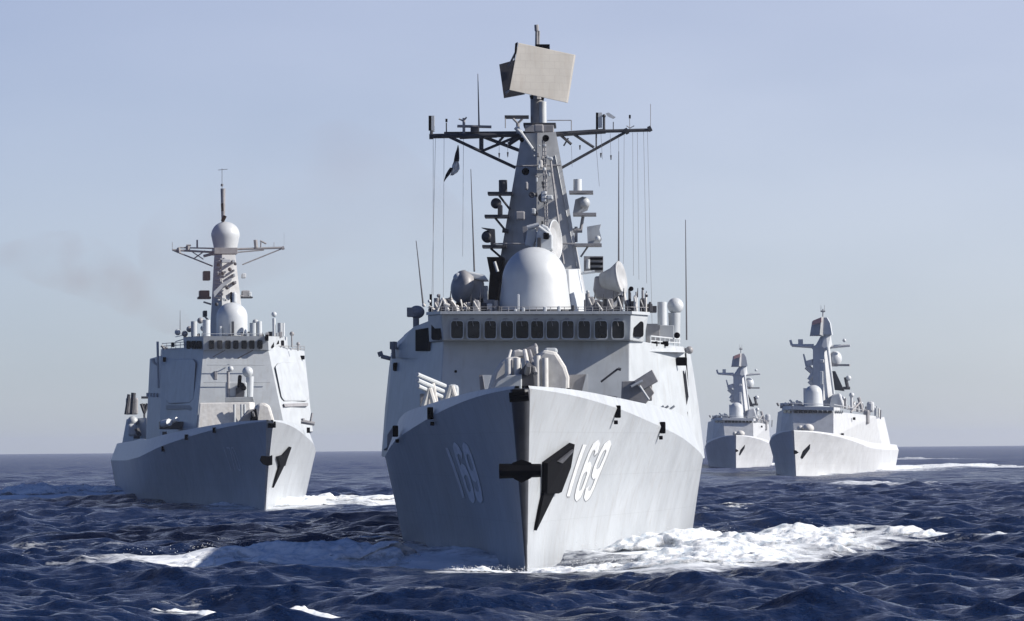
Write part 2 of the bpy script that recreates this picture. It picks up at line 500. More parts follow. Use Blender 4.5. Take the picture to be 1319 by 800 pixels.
# rounded stem nose, bow shade painted in dark, from deck to waterline
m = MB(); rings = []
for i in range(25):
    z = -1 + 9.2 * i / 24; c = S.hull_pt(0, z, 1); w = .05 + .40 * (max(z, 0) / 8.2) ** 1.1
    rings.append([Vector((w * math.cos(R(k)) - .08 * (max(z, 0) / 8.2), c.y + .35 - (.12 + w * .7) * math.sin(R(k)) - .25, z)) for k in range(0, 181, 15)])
m.loft(rings); o = m.build('shaded_stem_strip', M['stem'], S.hull, smooth=True)
S.bars('bullnose_fairlead', M['black'], [(656, 512, -5.6, 681, 510, -5.6, .22), (660, 505, -5.8, 676, 504, -5.8, .12)], S.hull)
# bow anchor across the stem
an = S.bars('anchor', M['black'], [(643, 607, -4.4, 697, 606, -4.4, .34, .30)], S.hull)
S.prism('anchor_fluke', M['black'], [(660, 596), (672, 592), (684, 596), (690, 606), (684, 616), (672, 622), (662, 617), (655, 606)], -4.6, .5, S.hull, inset=.2)
# port anchor plate, and its tapered shadow built as a black plate
S.hull_plate('anchor_housing_and_shadow', M['black'], [(698, 595), (733, 570), (728, 600), (716, 632), (712, 634), (697, 634)], 1, .02, .30, 5, 4)
S.hull_plate('anchor_housing_and_shadow', M['black'], [(697, 634), (711, 634), (687, 683)], 1, .02, .16, 4, 3)
S.hull_plate('anchor_fluke', M['dark'], [(709, 592), (729, 576), (727, 580), (714, 594)], 1, .31, .42, 5, 4)
# hull numbers, port then starboard
for i, ch in enumerate('169'):
    bx = 727 + i * 12; tx = 748 + i * 14.5
    wd = 9 if ch != '1' else 8
    digit(S, ch, [(bx, 639), (bx + wd, 639.5), (tx + wd + 1, 573), (tx, 572)], 1, M['number'], .34 if ch != '1' else .5, .03)
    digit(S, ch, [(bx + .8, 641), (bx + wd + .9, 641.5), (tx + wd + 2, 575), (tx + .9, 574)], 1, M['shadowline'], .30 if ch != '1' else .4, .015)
    bx = 594 + i * 10; tx = 572 + i * 12
    digit(S, ch, [(bx, 641), (bx + wd, 641), (tx + wd, 576), (tx, 577)], -1, M['faded'], .3 if ch != '1' else .4, .03)
# fairleads / scuppers on the bulwark
for (x, y, a, w, h) in ((557, 528, 16, 5, 14), (512, 551, 32, 4, 14), (793, 526, 14, 4, 14), (851, 546, 28, 4, 15)):
    side = 1 if x > 677 else -1
    t, z = S.hull_find(x, y + h / 2, side, a, 6)
    p = S.hull_out(t, z, side, .12)
    MB().box(p + Vector((0, 0, .15)), (.30, .34, .62)).build('fairlead', M['black'], rt, bevel=.05)
    MB().box(p + Vector((side * -.1, 0, -.38)), (.2, .26, .2)).build('scupper', M['black'], rt, bevel=.03)
# --- forward superstructure
fs = S.slab('superstructure', M['grey'],
       [(494, 580, 62), (566, 528, 48), (811, 524, 48), (897, 585, 62), (893, 585, 88), (500, 585, 88)],
       [(506, 452, 62), (571, 437, 48.8), (811, 437, 48.8), (881, 449, 62), (873, 452, 88), (520, 452, 88)], bevel=.06)
S.slab('bridge', M['grey'],
       [(553, 441, 51.5), (571, 438.5, 47.7), (812, 438.5, 47.7), (829, 441, 51.5), (822, 441, 60), (560, 441, 60)],
       [(551, 406, 51.2), (568, 404.5, 47.2), (813, 404.5, 47.2), (835, 406, 51.2), (826, 406, 60), (556, 406, 60)], bevel=.05)
S.slab('bridge_roof', M['grey'],
       [(549, 406, 51), (567, 404.6, 46.9), (814, 404.6, 46.9), (837, 406, 51), (828, 406, 62), (554, 406, 62)],
       [(549, 402, 51), (567, 400.8, 46.9), (814, 400.8, 46.9), (837, 402, 51), (828, 402, 62), (554, 402, 62)])
wx = [(581, 596.5), (602, 618), (624, 639), (645, 661), (664.5, 681), (684, 700), (704, 720), (724, 739), (745, 760), (766, 782), (788.5, 804)]
for x0, x1 in wx:
    S.window(x0, 413.5, x1, 436, 47.35, frame=True)
    b_ = S.bars('wiper', M['mid'], [(x0 + 3, 411, 47.0, x0 + 9, 410.6, 47.0, .03), (x0 + 6, 411, 47.0, x0 + 8, 420, 47.1, .015)])
S.window(816, 414, 829, 434, 48.3, a1=50.4, proud=.2, mat='black')
S.window(555.5, 416, 567.5, 438, 50.6, a1=48.1, proud=.2, mat='black')
# wing openings, starboard

S.slab('bridge_wing', M['grey'], [(503, 460, 62), (532, 462, 56), (566, 462, 50), (566, 462, 64)], [(512, 440, 62), (533, 421, 56), (556, 412, 52), (560, 412, 64)])
S.facet('wing_opening', M['black'], [(535, 452), (535, 425), (552, 422), (553, 452)], 532, 55.6, 566, 49.6, .1, .4)
S.slab('wing_cover', M['grey'], [(511, 457, 60), (534, 457, 58), (535, 457, 63), (511, 457, 64)], [(517, 436, 60.5), (530, 422, 58.5), (534, 422, 62), (520, 430, 63)], bevel=.3)
# searchlight silhouette on the starboard wing
S.post('searchlight_post', M['mid'], 536, 404, 424, 57, 4)
S.ball('searchlight', M['mid'], 537, 402, 57, 10, .85)
S.box('searchlight_hood', M['mid'], 524, 396, 536, 408, 56.6, .8)
# port wing
S.slab('bridge_wing', M['grey'], [(812, 452, 50), (884, 454, 60), (882, 454, 66), (815, 452, 66)], [(826, 441, 52), (880, 446.5, 60), (876, 446.5, 66), (826, 441, 66)])
S.box('wing_locker', M['mid'], 832, 417, 850, 441, 58, 3)
S.box('wing_opening', M['black'], 840, 439.5, 847, 446, 54.8, .3)
S.box('wing_opening', M['black'], 848.5, 439.5, 861, 446, 56.3, .3)
S.bars('wing_railing', M['white'], [(838, 433, 54, 876, 437, 60, .05), (838, 439, 54, 876, 442, 60, .04)] + [(x, 433 + (x - 838) * .1, 54 + (x - 838) * .158, x, 447, 54 + (x - 838) * .158, .04) for x in range(838, 877, 6)])
S.post('white_canister', M['white'], 853, 389, 419, 58, 6)
S.ball('satellite_dome', M['white'], 870, 394, 62, 10.5)
S.post('dome_stand', M['grey'], 869, 403, 442, 62, 7, 8)
S.box('wing_cabinet', M['grey'], 844, 419, 868, 441, 60, 2)
S.ball('navigation_light', M['black'], 872, 432, 58.5, 4)
S.ball('signal_lamp', M['mid'], 888, 451, 60, 5)
S.bars('lamp_bracket', M['mid'], [(874, 449, 60, 888, 451, 60, .1)])
S.box('porthole', M['black'], 871, 460, 885, 471, 59.6, .25, bevel=.08)
S.box('porthole', M['black'], 506, 467, 514, 478, 60.4, .3, bevel=.08)
S.bars('wing_bracket', M['mid'], [(503, 462, 60, 491, 459, 60, .13), (491, 459, 60, 489, 453, 60, .16), (507, 462, 60, 506, 440, 60, .12)])
S.box('navigation_light', M['mid'], 502, 440, 511, 450, 60, .5)
MB().ball(S.K(587, 478.5, 48), .09, 8).build('pipe_outlet', M['black'], rt)
# side bulwarks that stand outboard of the forward block, with the notches behind
for pin, pout, oa in (([(884, 452), (887, 500), (889, 545), (899, 592)], [(889, 455), (893.5, 480), (900, 525), (907.8, 590)], 1),
                      ([(506, 452), (503, 500), (500, 550), (499, 590)], [(503.5, 455), (500.5, 480), (496, 525), (491.3, 588)], -1)):
    a0, a1 = 62.3, 68.0
    m = MB(); rings = []
    for (x0, y0), (x1, y1) in zip(pin, pout):
        p, q = S.K(x0, y0, a0), S.K(x1, y1, a1)
        rings.append([p, q, Vector((q.x, 92, q.z)), Vector((p.x, 92, p.z))])
    m.loft(rings).build('side_wall', M['grey'], rt)
S.prism('side_notch_shade', M['dark'], [(883, 476), (887, 511), (883, 528), (867, 528), (878, 505)], 61.0, .4)  # dark plates paint in the shade of the notches
S.prism('side_notch_shade', M['dark'], [(886, 530), (880, 546), (886.5, 577), (875, 563)], 61.0, .4)
S.prism('side_notch_shade', M['mid'], [(499, 560), (507, 548), (508, 538), (513, 552), (503, 580), (498, 590)], 60.0, .3)
# lower deckhouse band and rails
S.bars('handrail', M['mid'], [(845, 510, 55.0, 878, 511, 60.5, .05)])
S.bars('crane_strut', M['dark'], [(774, 492, 47.2, 796, 475, 47.2, .06), (796, 475, 47.2, 800, 476, 47.2, .09)])
S.bars('deck_hose', M['dark'], [(754, 507, 40, 795, 513, 40, .09)])
# --- main gun with canvas covered sides
S.prism('gun_house', M['canvas'], [(686, 508), (688, 462), (700, 450), (717, 453), (729, 472), (733.5, 486), (733, 510)], 14, 5.0, bevel=.18, inset=.1)
S.prism('gun_house', M['canvas'], [(628, 509), (637, 478), (645, 466), (652, 460), (670, 459), (672, 500), (664, 503)], 14, 5.0, bevel=.18, inset=.1)
for x, y0, y1 in ((655, 462, 500), (666, 461, 492), (692, 458, 507), (702, 461, 507)):
    S.post('canvas_roll', M['canvas'], x, y0, y1, 13.6, 4.6)
S.prism('gun_shield', M['grey'], [(630, 511), (640, 492), (653, 484), (672, 482), (672, 503), (655, 506)], 12.5, 1.0, bevel=.05)
S.prism('gun_mantlet', M['dark'], [(667, 505), (669, 478), (680, 466), (689, 472), (691, 506)], 13, 3, bevel=.1)
S.bars('gun_barrel', M['mid'], [(679, 480, 13.2, 681, 470, 8.2, .17, .12), (682, 452, 15, 690, 481, 13, .1)])
S.prism('loader_arm', M['mid'], [(674, 462), (676, 449), (685, 445), (690, 441), (693, 447), (689, 466), (681, 470)], 15.5, 1.2, bevel=.08)
S.prism('loader_arm', M['canvas'], [(662, 462), (660, 452), (668, 450), (676, 452), (677, 460)], 15.2, 1.0, bevel=.1)
S.box('gun_sight', M['grey'], 701, 448, 718, 456, 14.5, 1.2, bevel=.12)
S.box('gun_base', M['black'], 664, 497, 692, 508, 12.6, 3)
S.bars('gun_frame', M['canvas'], [(655, 462, 14.8, 658, 451, 15, .07), (676, 452, 15, 681, 478, 13, .12), (690, 447, 15, 692, 460, 15, .08)])
# breakwater plates either side
S.prism('breakwater', M['white'], [(622, 483), (633, 483), (626, 508)], 25, .25)
S.prism('breakwater', M['mid'], [(617, 483), (621.5, 483), (625.5, 508), (619, 509)], 25.2, .6)
S.prism('breakwater', M['mid'], [(733, 483), (755, 482), (748, 510), (734, 510)], 18, .4)
S.prism('breakwater', M['white'], [(757, 481), (757.5, 510), (748.5, 510)], 17.9, .5)
MB().ball(S.K(723, 504, 9), .17, 10).ball(S.K(732, 504, 9), .17, 10).build('bollard', M['black'], rt)
# --- rocket launchers on the foredeck
lt = S.slab('rocket_launcher', M['canvas'], [(545, 528, 34), (566, 526, 34), (566, 526, 37), (545, 528, 37)], [(551, 494, 34), (560, 492, 34), (560, 492, 36.5), (551, 494, 36.5)], bevel=.12)
for k in range(3):
    S.bars('launch_tube', M['white'], [(537 + k * .5, 482 + k * 7.5, 31.5, 573 - k * 2, 497 + k * 7, 36, .12)], lt)
S.bars('launcher_yoke', M['canvas'], [(553, 500, 33, 561, 527, 33, .16), (553, 500, 33, 545, 527, 33, .16), (575, 520, 36, 582, 497, 36, .14), (582, 497, 36, 588, 517, 36, .14)], lt, each=True)
S.box('launcher_base', M['mid'], 541, 507, 553, 528, 33.5, 1.5, lt)
S.box('vent_cowl', M['grey'], 576, 495, 590, 519, 38, 1.5, bevel=.2)
rt2 = S.prism('rocket_launcher', M['mid'], [(800, 514), (801, 491), (833, 490), (843, 506), (832, 520)], 32, 2.5, bevel=.04)
S.prism('launcher_box', M['mid'], [(816, 491), (840, 476), (848, 491), (826, 503)], 31.4, 2.0, rt2, bevel=.04)
S.bars('launcher_strut', M['white'], [(824, 497, 31.2, 836, 515, 31.2, .06), (813, 498, 31.3, 828, 490, 31.3, .07)], rt2)
S.box('launcher_base', M['mid'], 828, 496, 840, 516, 33, 1.5, rt2)
for x in (848, 854, 862):
    S.bars('deck_davit', M['grey'], [(x, 540, 36, x + 1, 527, 36, .08), (x + 1, 527, 36, x + 7, 523, 36, .06)])
# --- mast tower
S.slab('mast_tower', M['mast'],
       [(632, 404, 63), (690, 404, 61.6), (757, 404, 62.0), (760, 404, 70), (636, 404, 70)],
       [(672, 172, 62.9), (692, 171, 62.4), (716, 170, 62.5), (713, 170, 66), (674, 171, 66)])
S.slab('mast_edge', M['white'], [(755, 404, 61.9), (757.5, 404, 62.3), (758, 404, 62.8), (755, 404, 62.8)],
       [(715, 200, 62.3), (717, 200, 62.7), (717.5, 200, 63.2), (715, 200, 63.2)])
S.slab('mast_base_house', M['white'], [(700, 404, 57.6), (736, 404, 57.6), (757, 404, 60.6), (757, 404, 63), (700, 404, 63)],
       [(705, 347, 58.4), (733, 347, 58.4), (747, 346, 60.8), (747, 346, 63), (705, 347, 63)], bevel=.05)
S.bars('mast_ladder', M['mid'], [(703, 318, 60.3, 699, 180, 61.9, .05), (706, 318, 60.3, 702, 180, 61.9, .05)] + [(702.8 - (318 - y) * .028, y, 60.2, 706.8 - (318 - y) * .028, y, 60.2, .03) for y in range(185, 318, 5)])
S.bars('cable_run', M['mid'], [(726, 340, 60.4, 709, 205, 61.7, .07)])
S.bars('mast_seam', M['mid'], [(636, 314, 61.2, 741, 314, 61.4, .05), (664, 214, 62.0, 722, 213, 62.2, .05)])
for x, y, r_, mt in ((677, 221, 5, 'black'), (703, 178, 4.5, 'black'), (699, 255, 6, 'dark'), (685, 251, 4, 'dark'), (690, 275, 3.5, 'dark'), (693, 300, 4, 'mid'), (672, 180, 3, 'black')):
    p = S.K(x, y, 61.4 if y < 240 else 60.4)
    MB().lathe(p, (0, -1, 0), [(-.6, r_ / 21 * .8), (0, r_ / 21), (.05, r_ / 21 * .8), (.02, .01)], 16).build('mast_sensor', M[mt], rt, smooth=False)
for x0, y0, x1, y1, mt in ((697, 246, 704, 260, 'white'), (704, 251, 712, 257, 'white'), (694, 206, 699, 216, 'canvas'), (699, 215, 703, 220, 'white'), (706, 202, 712, 206, 'white'), (684, 268, 690, 276, 'grey'), (664, 272, 676, 283, 'mid'), (676, 234, 680, 244, 'mid'), (688, 160, 700, 170, 'mid')):
    S.box('mast_fitting', M[mt], x0, y0, x1, y1, 60.2 if y0 > 230 else 61.2, .8, bevel=.08)
for k in range(22):
    x = random.uniform(683, 708); y = random.uniform(178, 300); w = random.uniform(1.5, 4.5)
    S.box('mast_fitting', M[random.choice(['mid', 'grey', 'dark', 'white'])], x, y, x + w, y + random.uniform(2, 6), 60.3 + (300 - y) / 130 * 1.2, .5, bevel=.03)
# big radome with a fire-control director on top
S.dome('main_radome', M['white'], 689, 318, 362, 402, 54.5, 42, 47)
S.post('dome_rail', M['dark'], 689, 400.5, 404, 54.2, 50, 50)
S.bars('dome_seam', M['mid'], [(668, 385, 51.9, 668, 402, 51.9, .05)])
S.box('dome_hatch', M['white'], 666, 379, 669, 400, 51.8, .3)
dr = S.prism('director_body', M['white'], [(690, 322), (691, 300), (698, 288), (706, 292), (712, 304), (712, 322)], 55, 1.6, bevel=.1)
S.prism('director_arm', M['grey'], [(676, 315), (679, 296), (690, 293), (692, 303), (686, 320)], 55.4, 1.2, dr, bevel=.06)
S.box('director_optic', M['black'], 700, 300, 707, 308, 54.85, .3, dr)
S.box('director_optic', M['dark'], 692, 306, 697, 320, 54.85, .3, dr)
S.prism('director_arm', M['mid'], [(675, 312), (673, 292), (679, 291), (681, 316)], 56, .8, dr)
S.bars('director_arm', M['white'], [(679, 293, 55.3, 694, 289, 55.3, .12), (694, 292, 55, 710, 304, 55, .1)], dr)
c = S.K(713, 309, 58)
MB().lathe(c, (.95, -.30, .05), [(0, 1.15), (.12, 1.2), (.16, 1.15), (.12, 1.05), (-.2, .3)], 32).build('dish_antenna', M['mast'], dr)
m = MB(); cc = S.K(713, 309, 57.6); n_ = Vector((.95, -.30, .05)).normalized()
u_ = n_.cross(Vector((0, 0, 1))).normalized(); v_ = u_.cross(n_)
for k in range(32):
    t0 = 2 * math.pi * k / 32; t1 = 2 * math.pi * (k + 1) / 32
    m.tube(c + n_ * .12 + (u_ * math.cos(t0) + v_ * math.sin(t0)) * 1.2, c + n_ * .12 + (u_ * math.cos(t1) + v_ * math.sin(t1)) * 1.2, .05, n=6, caps=False)
m.build('dish_rim', M['white'], dr, smooth=True)
# sensor platforms on both flanks
def platform(x0, x1, y, a=62.5, th=.16, mat='mid'):
    return S.box('mast_platform', M[mat], min(x0, x1), y - 1.6, max(x0, x1), y + 1.6, a - .8, 1.8, bevel=0)
p = platform(628, 660, 248.5, mat='dark'); S.post('jammer_canister', M['dark'], 648, 232, 248, 62.5, 5.5, parent=p)
S.bars('platform_strut', M['dark'], [(643, 252, 62.5, 657, 270, 62.5, .07)], p)
p = platform(624, 656, 278, mat='dark'); S.ball('jammer_dome', M['dark'], 639, 262, 62.5, 7, parent=p); S.box('dome_mount', M['dark'], 641, 264, 647, 277, 62.2, .8, p)
S.bars('platform_strut', M['dark'], [(638, 281, 62.5, 652, 298, 62.5, .07), (647, 297, 62.5, 655, 298, 62.5, .13)], p)
p = platform(621, 652, 317, mat='dark'); S.ball('jammer_dome', M['dark'], 628, 305, 62.3, 8, parent=p)
S.prism('jammer_box', M['dark'], [(620, 293), (637, 295), (638, 316), (632, 316), (630, 297)], 62, 1, p); S.bars('platform_strut', M['dark'], [(632, 320, 62.5, 646, 332, 62.5, .07)], p)
p = platform(733, 764, 247); S.post('jammer_canister', M['white'], 744, 231, 246, 62.5, 5.5, parent=p)
p = platform(738, 768, 275.5); S.ball('jammer_dome', M['grey'], 753, 261, 62.5, 7, parent=p); S.prism('jammer_box', M['grey'], [(738, 274), (741, 257), (751, 253), (760, 262), (757, 270), (745, 275)], 62.8, .8, p)
S.bars('platform_strut', M['mid'], [(751, 279, 62.5, 748, 296, 62.5, .1), (738, 297, 62.5, 750, 297, 62.5, .14)], p)
p = platform(740, 775, 315, mat='mid'); S.prism('jammer_box', M['grey'], [(757, 314), (756, 292), (774, 289), (772, 296), (775, 308), (772, 314)], 62, 1.2, p); S.ball('jammer_dome', M['white'], 770, 307, 61.8, 3.5, parent=p)
S.bars('platform_strut', M['mid'], [(742, 312, 62.5, 742, 292, 62.5, .1), (757, 318, 62.5, 748, 331, 62.5, .06)], p)
# dark trunk behind (starboard) and louvred box (port)
S.prism('exhaust_trunk', M['black'], [(628, 388), (631, 352), (627, 331), (649, 331), (647, 352), (640, 388), (640, 402), (628, 402)], 60.5, 2.5)
S.bars('trunk_lamp', M['white'], [(637, 337, 60.3, 641, 350, 60.3, .09)])
lb = S.box('louvre_box', M['mid'], 752, 330, 777, 350, 62, 1.6, bevel=0)
for y in (331.5, 338, 344.5):
    S.box('louvre', M['black'], 760, y, 776.5, y + 3.2, 61.9, .3, lb, bevel=0)
S.bars('louvre_lamp', M['white'], [(757.5, 334, 61.7, 757.5, 346, 61.7, .12)], lb)
S.bars('boom', M['white'], [(748, 352, 61.5, 766, 350, 61.5, .1)])
# illumination directors on the bridge roof
d1 = S.prism('illuminator_housing', M['mid'], [(592, 386), (594, 366), (600, 358), (622, 360), (622, 384), (610, 388)], 55.5, 2.6, bevel=.15)
c = S.K(590, 368, 55.5); ax = Vector((-.86, -.42, .18))
MB().lathe(c - ax * .3, ax, [(-.35, .9), (.1, 1.02), (.3, .92), (.5, .62), (.62, .2), (.64, 0.01)], 28).build('illuminator_dish', M['mid'], d1, smooth=True)
S.prism('illuminator_cap', M['white'], [(599, 358), (602, 349), (624, 354), (629, 361), (621, 361)], 55.3, 2.4, d1, bevel=.1)
S.ball('illuminator_lens', M['white'], 591, 358, 55.5, 7.5, .9, d1)
S.box('illuminator_mount', M['dark'], 592, 384, 622, 402, 56, 2, d1)
S.box('illuminator_mount', M['white'], 622, 368, 628, 387, 56.2, 1, d1)
d2 = S.prism('illuminator_housing', M['mid'], [(764, 373), (766, 356), (786, 354), (792, 362), (800, 376), (790, 386), (768, 384)], 56, 2.6, bevel=.1)
c = S.K(799, 358, 56); ax = Vector((.94, -.28, .16))
MB().lathe(c, ax, [(-1.2, .5), (-.5, .7), (-.1, .95), (.05, 1.05), (.12, 1.0), (.02, .75), (-.2, .1)], 32).build('illuminator_dish', M['mast'], d2, smooth=True)
S.bars('illuminator_yoke', M['canvas'], [(790, 355, 55.5, 800, 374, 55.5, .08), (787, 396, 55.3, 799, 387, 55.3, .14), (799, 387, 55.3, 803, 376, 55.3, .14), (803, 376, 55.3, 806, 392, 55.3, .1)], d2)
S.box('illuminator_mount', M['dark'], 776, 378, 796, 402, 56.4, 1.6, d2)
# roof clutter
for x, y0, y1, r_, mt in ((555, 379, 402, 1.6, 'black'), (563, 384, 402, 4, 'mid'), (569, 386, 402, 3, 'mid'), (576, 392, 402, 4, 'canvas'), (639, 387, 402, 3, 'mid'), (757, 378, 402, 3, 'mid'), (764, 392, 402, 5, 'mid'), (811, 372, 402, 1.6, 'dark'), (820, 376, 402, 1.4, 'canvas'), (828, 374, 402, 1.5, 'mid'), (832, 378, 402, 1.4, 'canvas'), (815, 388, 402, 4, 'dark')):
    S.post('roof_stand', M[mt], x, y0, y1, 51 + (x % 5) * .6, r_)
for x, y, r_, mt in ((553, 388, 3.5, 'white'), (546, 393, 4, 'canvas'), (565, 381, 4, 'mid'), (580, 386, 5.5, 'mid'), (757, 376, 3.5, 'grey'), (828, 372, 3, 'dark'), (813, 372, 5, 'black'), (776, 391, 3.5, 'dark'), (833, 381, 3, 'dark'), (604, 392, 5, 'mid'), (614, 395, 4, 'canvas'), (611, 387, 4, 'dark'), (598, 397, 4, 'white'), (589, 395, 3.5, 'canvas')):
    S.ball('signal_lamp', M[mt], x, y, 50 + (x % 7) * .5, r_ * .62)
S.bars('signal_frame', M['canvas'], [(563, 402, 50, 570, 384, 50, .07), (570, 384, 50, 578, 400, 50, .07), (580, 388, 50.5, 590, 402, 50.5, .16), (600, 390, 52, 607, 402, 52, .05), (553, 394, 51, 562, 402, 51, .09), (593, 386, 52, 596, 400, 52, .07), (572, 391, 50, 579, 394, 50, .1)], each=True)
S.prism('signal_searchlight', M['dark'], [(577, 398), (576, 386), (583, 388), (589, 398), (588, 404)], 50.2, .8, bevel=.15)
for k in range(40):
    x = random.choice([random.uniform(546, 628), random.uniform(756, 836)]); h_ = random.uniform(4, 14); w = random.uniform(2, 7)
    S.box('roof_locker', M[random.choice(['mid', 'dark', 'dark', 'canvas', 'black'])], x, 402 - h_, x + w, 402, 51 + random.uniform(0, 7), random.uniform(.3, .9), bevel=.05)
for x0, y0, x1, mt in ((559, 388, 566, 'mid'), (572, 384, 580, 'dark'), (583, 392, 592, 'mid'), (596, 389, 606, 'dark'), (609, 386, 618, 'mid'), (757, 382, 766, 'mid'), (768, 388, 777, 'dark'), (782, 384, 790, 'mid'), (795, 380, 803, 'dark'), (805, 386, 812, 'mid'), (816, 380, 821, 'mast'), (824, 384, 832, 'dark')):
    S.box('roof_cabinet', M[mt], x0, y0, x1, 402, 50.5 + (x0 % 3), 1.1, bevel=.12)
    S.bars('cabinet_pipe', M['canvas'], [(x0 + 1, y0 + 2, 50.2 + (x0 % 3), x1 - 1, 400, 50.2 + (x0 % 3), .05)])
    S.bars('whip_stub', M['dark'], [(x1, y0 + 3, 50.6 + (x0 % 3), x1 + .6, y0 - 9, 50.6 + (x0 % 3), .045, .02)])
S.box('roof_locker', M['mid'], 752, 386, 773, 402, 53, 1.5); S.box('roof_locker', M['mid'], 623, 386, 637, 402, 54, 1.5)
S.box('roof_locker', M['dark'], 833, 394, 846, 402, 54, 1.5)
# railing round the bridge roof
segs = []
for x in range(556, 834, 9):
    a = 47.6 if 568 <= x <= 813 else 50
    segs.append((x, 402, a, x, 395.5, a, .022))
segs += [(568, 395.5, 47.6, 813, 395.5, 47.6, .018), (568, 398.6, 47.6, 813, 398.6, 47.6, .015), (551, 396, 51, 568, 395.5, 47.6, .018), (813, 395.5, 47.6, 835, 396, 51, .018)]
S.bars('roof_railing', M['mid'], segs)
for x, y in ((672, 401), (640, 399), (700, 400), (718, 399), (736, 398), (662, 403), (628, 403)):
    S.box('roof_fitting', M[random.choice(['white', 'dark', 'grey'])], x, y - 5, x + 4, y + 2, 47.3, .4, bevel=.05)
# --- yardarm and masthead
ya = S.bars('yardarm', M['dark'], [(553, 175.5, 64, 700, 173, 64, .15), (572, 171, 64.2, 690, 170, 64.2, .06), (592, 176, 63.8, 640, 174, 63.8, .17), (700, 174, 64, 780, 169, 64, .16), (780, 169, 64, 838, 167.5, 64, .11),
     (574, 174, 64, 664, 216, 63.8, .10), (808, 169, 64, 722, 217, 63.8, .09),
     (620, 175, 64, 620, 195, 64, .14), (620, 195, 64, 668, 175, 64, .09), (622, 176, 64, 672, 195, 64, .11), (650, 174, 64, 640, 186, 64, .08), (655, 186, 64, 672, 175, 64, .13),
     (739, 173, 64, 765, 190, 64, .09), (722, 174, 64, 736, 186, 64, .09), (726, 188, 64, 732, 178, 64, .05), (768, 170, 64, 768, 190, 64, .05),
     (805, 170, 64, 809, 168, 64, .2), (835, 167, 64, 839, 165, 64, .18), (553, 176, 64, 558, 176, 64, .17)])
S.box('yard_aerial', M['black'], 552, 149, 555.5, 168, 64, .3, ya, bevel=0); S.box('yard_aerial', M['white'], 555.6, 149, 559.5, 169, 64, .5, ya, bevel=0)
S.bars('yard_aerial', M['dark'], [(556, 168, 64, 555.5, 175, 64, .1), (575, 158, 64, 575, 172, 64, .04)], ya)
S.box('yard_aerial', M['black'], 573.7, 153, 576.3, 157, 64, .2, ya, bevel=0)
S.bars('yard_aerial', M['mid'], [(589, 162.5, 64, 633, 163.5, 64, .09), (597.5, 152, 64, 597.5, 172, 64, .09), (591, 153, 64, 597, 156, 64, .05), (597, 156, 64, 601, 151, 64, .05)], ya)
S.box('navigation_radar', M['dark'], 606, 163, 617, 171, 63.8, .6, ya)
S.box('navigation_radar', M['dark'], 650, 148.5, 681, 152.5, 63.6, .5, ya, bevel=0)
S.bars('radar_bracket', M['mid'], [(661, 153, 63.6, 667, 159, 63.6, .07), (673, 153, 63.6, 667, 159, 63.6, .07), (667, 159, 63.6, 667, 172, 63.6, .11), (651, 152, 63.6, 651, 165, 63.6, .03)], ya)
S.box('yard_aerial', M['black'], 767.5, 145, 770.5, 166, 64, .3, ya, bevel=0); S.box('yard_aerial', M['white'], 770.6, 145, 775.5, 164, 64, .5, ya, bevel=0)
S.ball('wind_sensor', M['dark'], 778, 149.5, 64, 2.5, parent=ya)
S.bars('yard_aerial', M['dark'], [(778, 150, 64, 778, 168, 64, .08), (790, 157, 64, 790, 167, 64, .03)], ya)
S.prism('wind_vane', M['white'], [(780, 146), (784, 145), (793, 151), (790, 153), (783, 150)], 64, .15, ya)
S.box('yard_aerial', M['black'], 810, 148, 812.5, 152.5, 64, .2, ya, bevel=0)
S.bars('yard_aerial', M['mid'], [(807, 162, 64, 811.5, 165, 64, .03), (811.5, 165, 64, 817, 162, 64, .03), (811, 152, 64, 811.3, 168, 64, .02), (838, 134, 64, 838, 167, 64, .02), (705, 155, 63.8, 736, 155, 63.8, .03), (736, 155, 63.8, 736, 168, 63.8, .03)], ya)
S.post('masthead', M['mid'], 692, 128, 172, 64, 8.5)
S.post('masthead_cladding', M['white'], 699, 131, 160, 63.75, 5)
S.box('masthead_platform', M['mid'], 676, 161, 713, 170, 62.6, 2.4); S.box('masthead_platform', M['dark'], 674, 158, 716, 162, 62.8, 2.2)
S.bars('masthead_brace', M['white'], [(664, 164, 62.5, 672, 172, 62.5, .14), (672, 172, 62.5, 686, 192, 62.3, .10)])
S.post('radar_collar', M['black'], 692, 123, 131, 64, 8, 10)
fr = [S.K(656, 116, 60.7), S.K(667.5, 55, 61.3), S.K(740, 70.5, 62.7), S.K(730, 132.5, 62.1)]
rp = MB().loft([fr, [p + Vector((.08, .35, .02)) for p in fr]]).build('air_search_radar', M['beige'], rt, bevel=.03)
S.prism('radar_edge', M['black'], [(655, 115), (662, 79), (663.5, 56), (666.6, 54), (666.8, 56), (656.6, 108)], 61.2, .3, rp)
S.prism('radar_back_panel', M['dark'], [(643, 83), (664, 77), (676, 121), (649, 126)], 64.3, .35, rp)
S.bars('radar_frame', M['mid'], [(667, 62, 62, 655, 86, 64, .07), (720, 75, 63.2, 672, 80, 64, .07), (664, 110, 62, 652, 120, 64, .07), (692, 64, 63.6, 692, 128, 63.6, .25)], rp)
S.box('radar_frame', M['black'], 690, 57, 708, 66, 63.4, .5, rp, bevel=0)
S.bars('masthead_spike', M['mid'], [(691.5, 62, 63.6, 691.5, 40, 63.6, .12, .1), (691.5, 40, 63.6, 691, 32, 63.6, .14), (694.5, 40, 63.6, 694, 60, 63.6, .06)], rp)
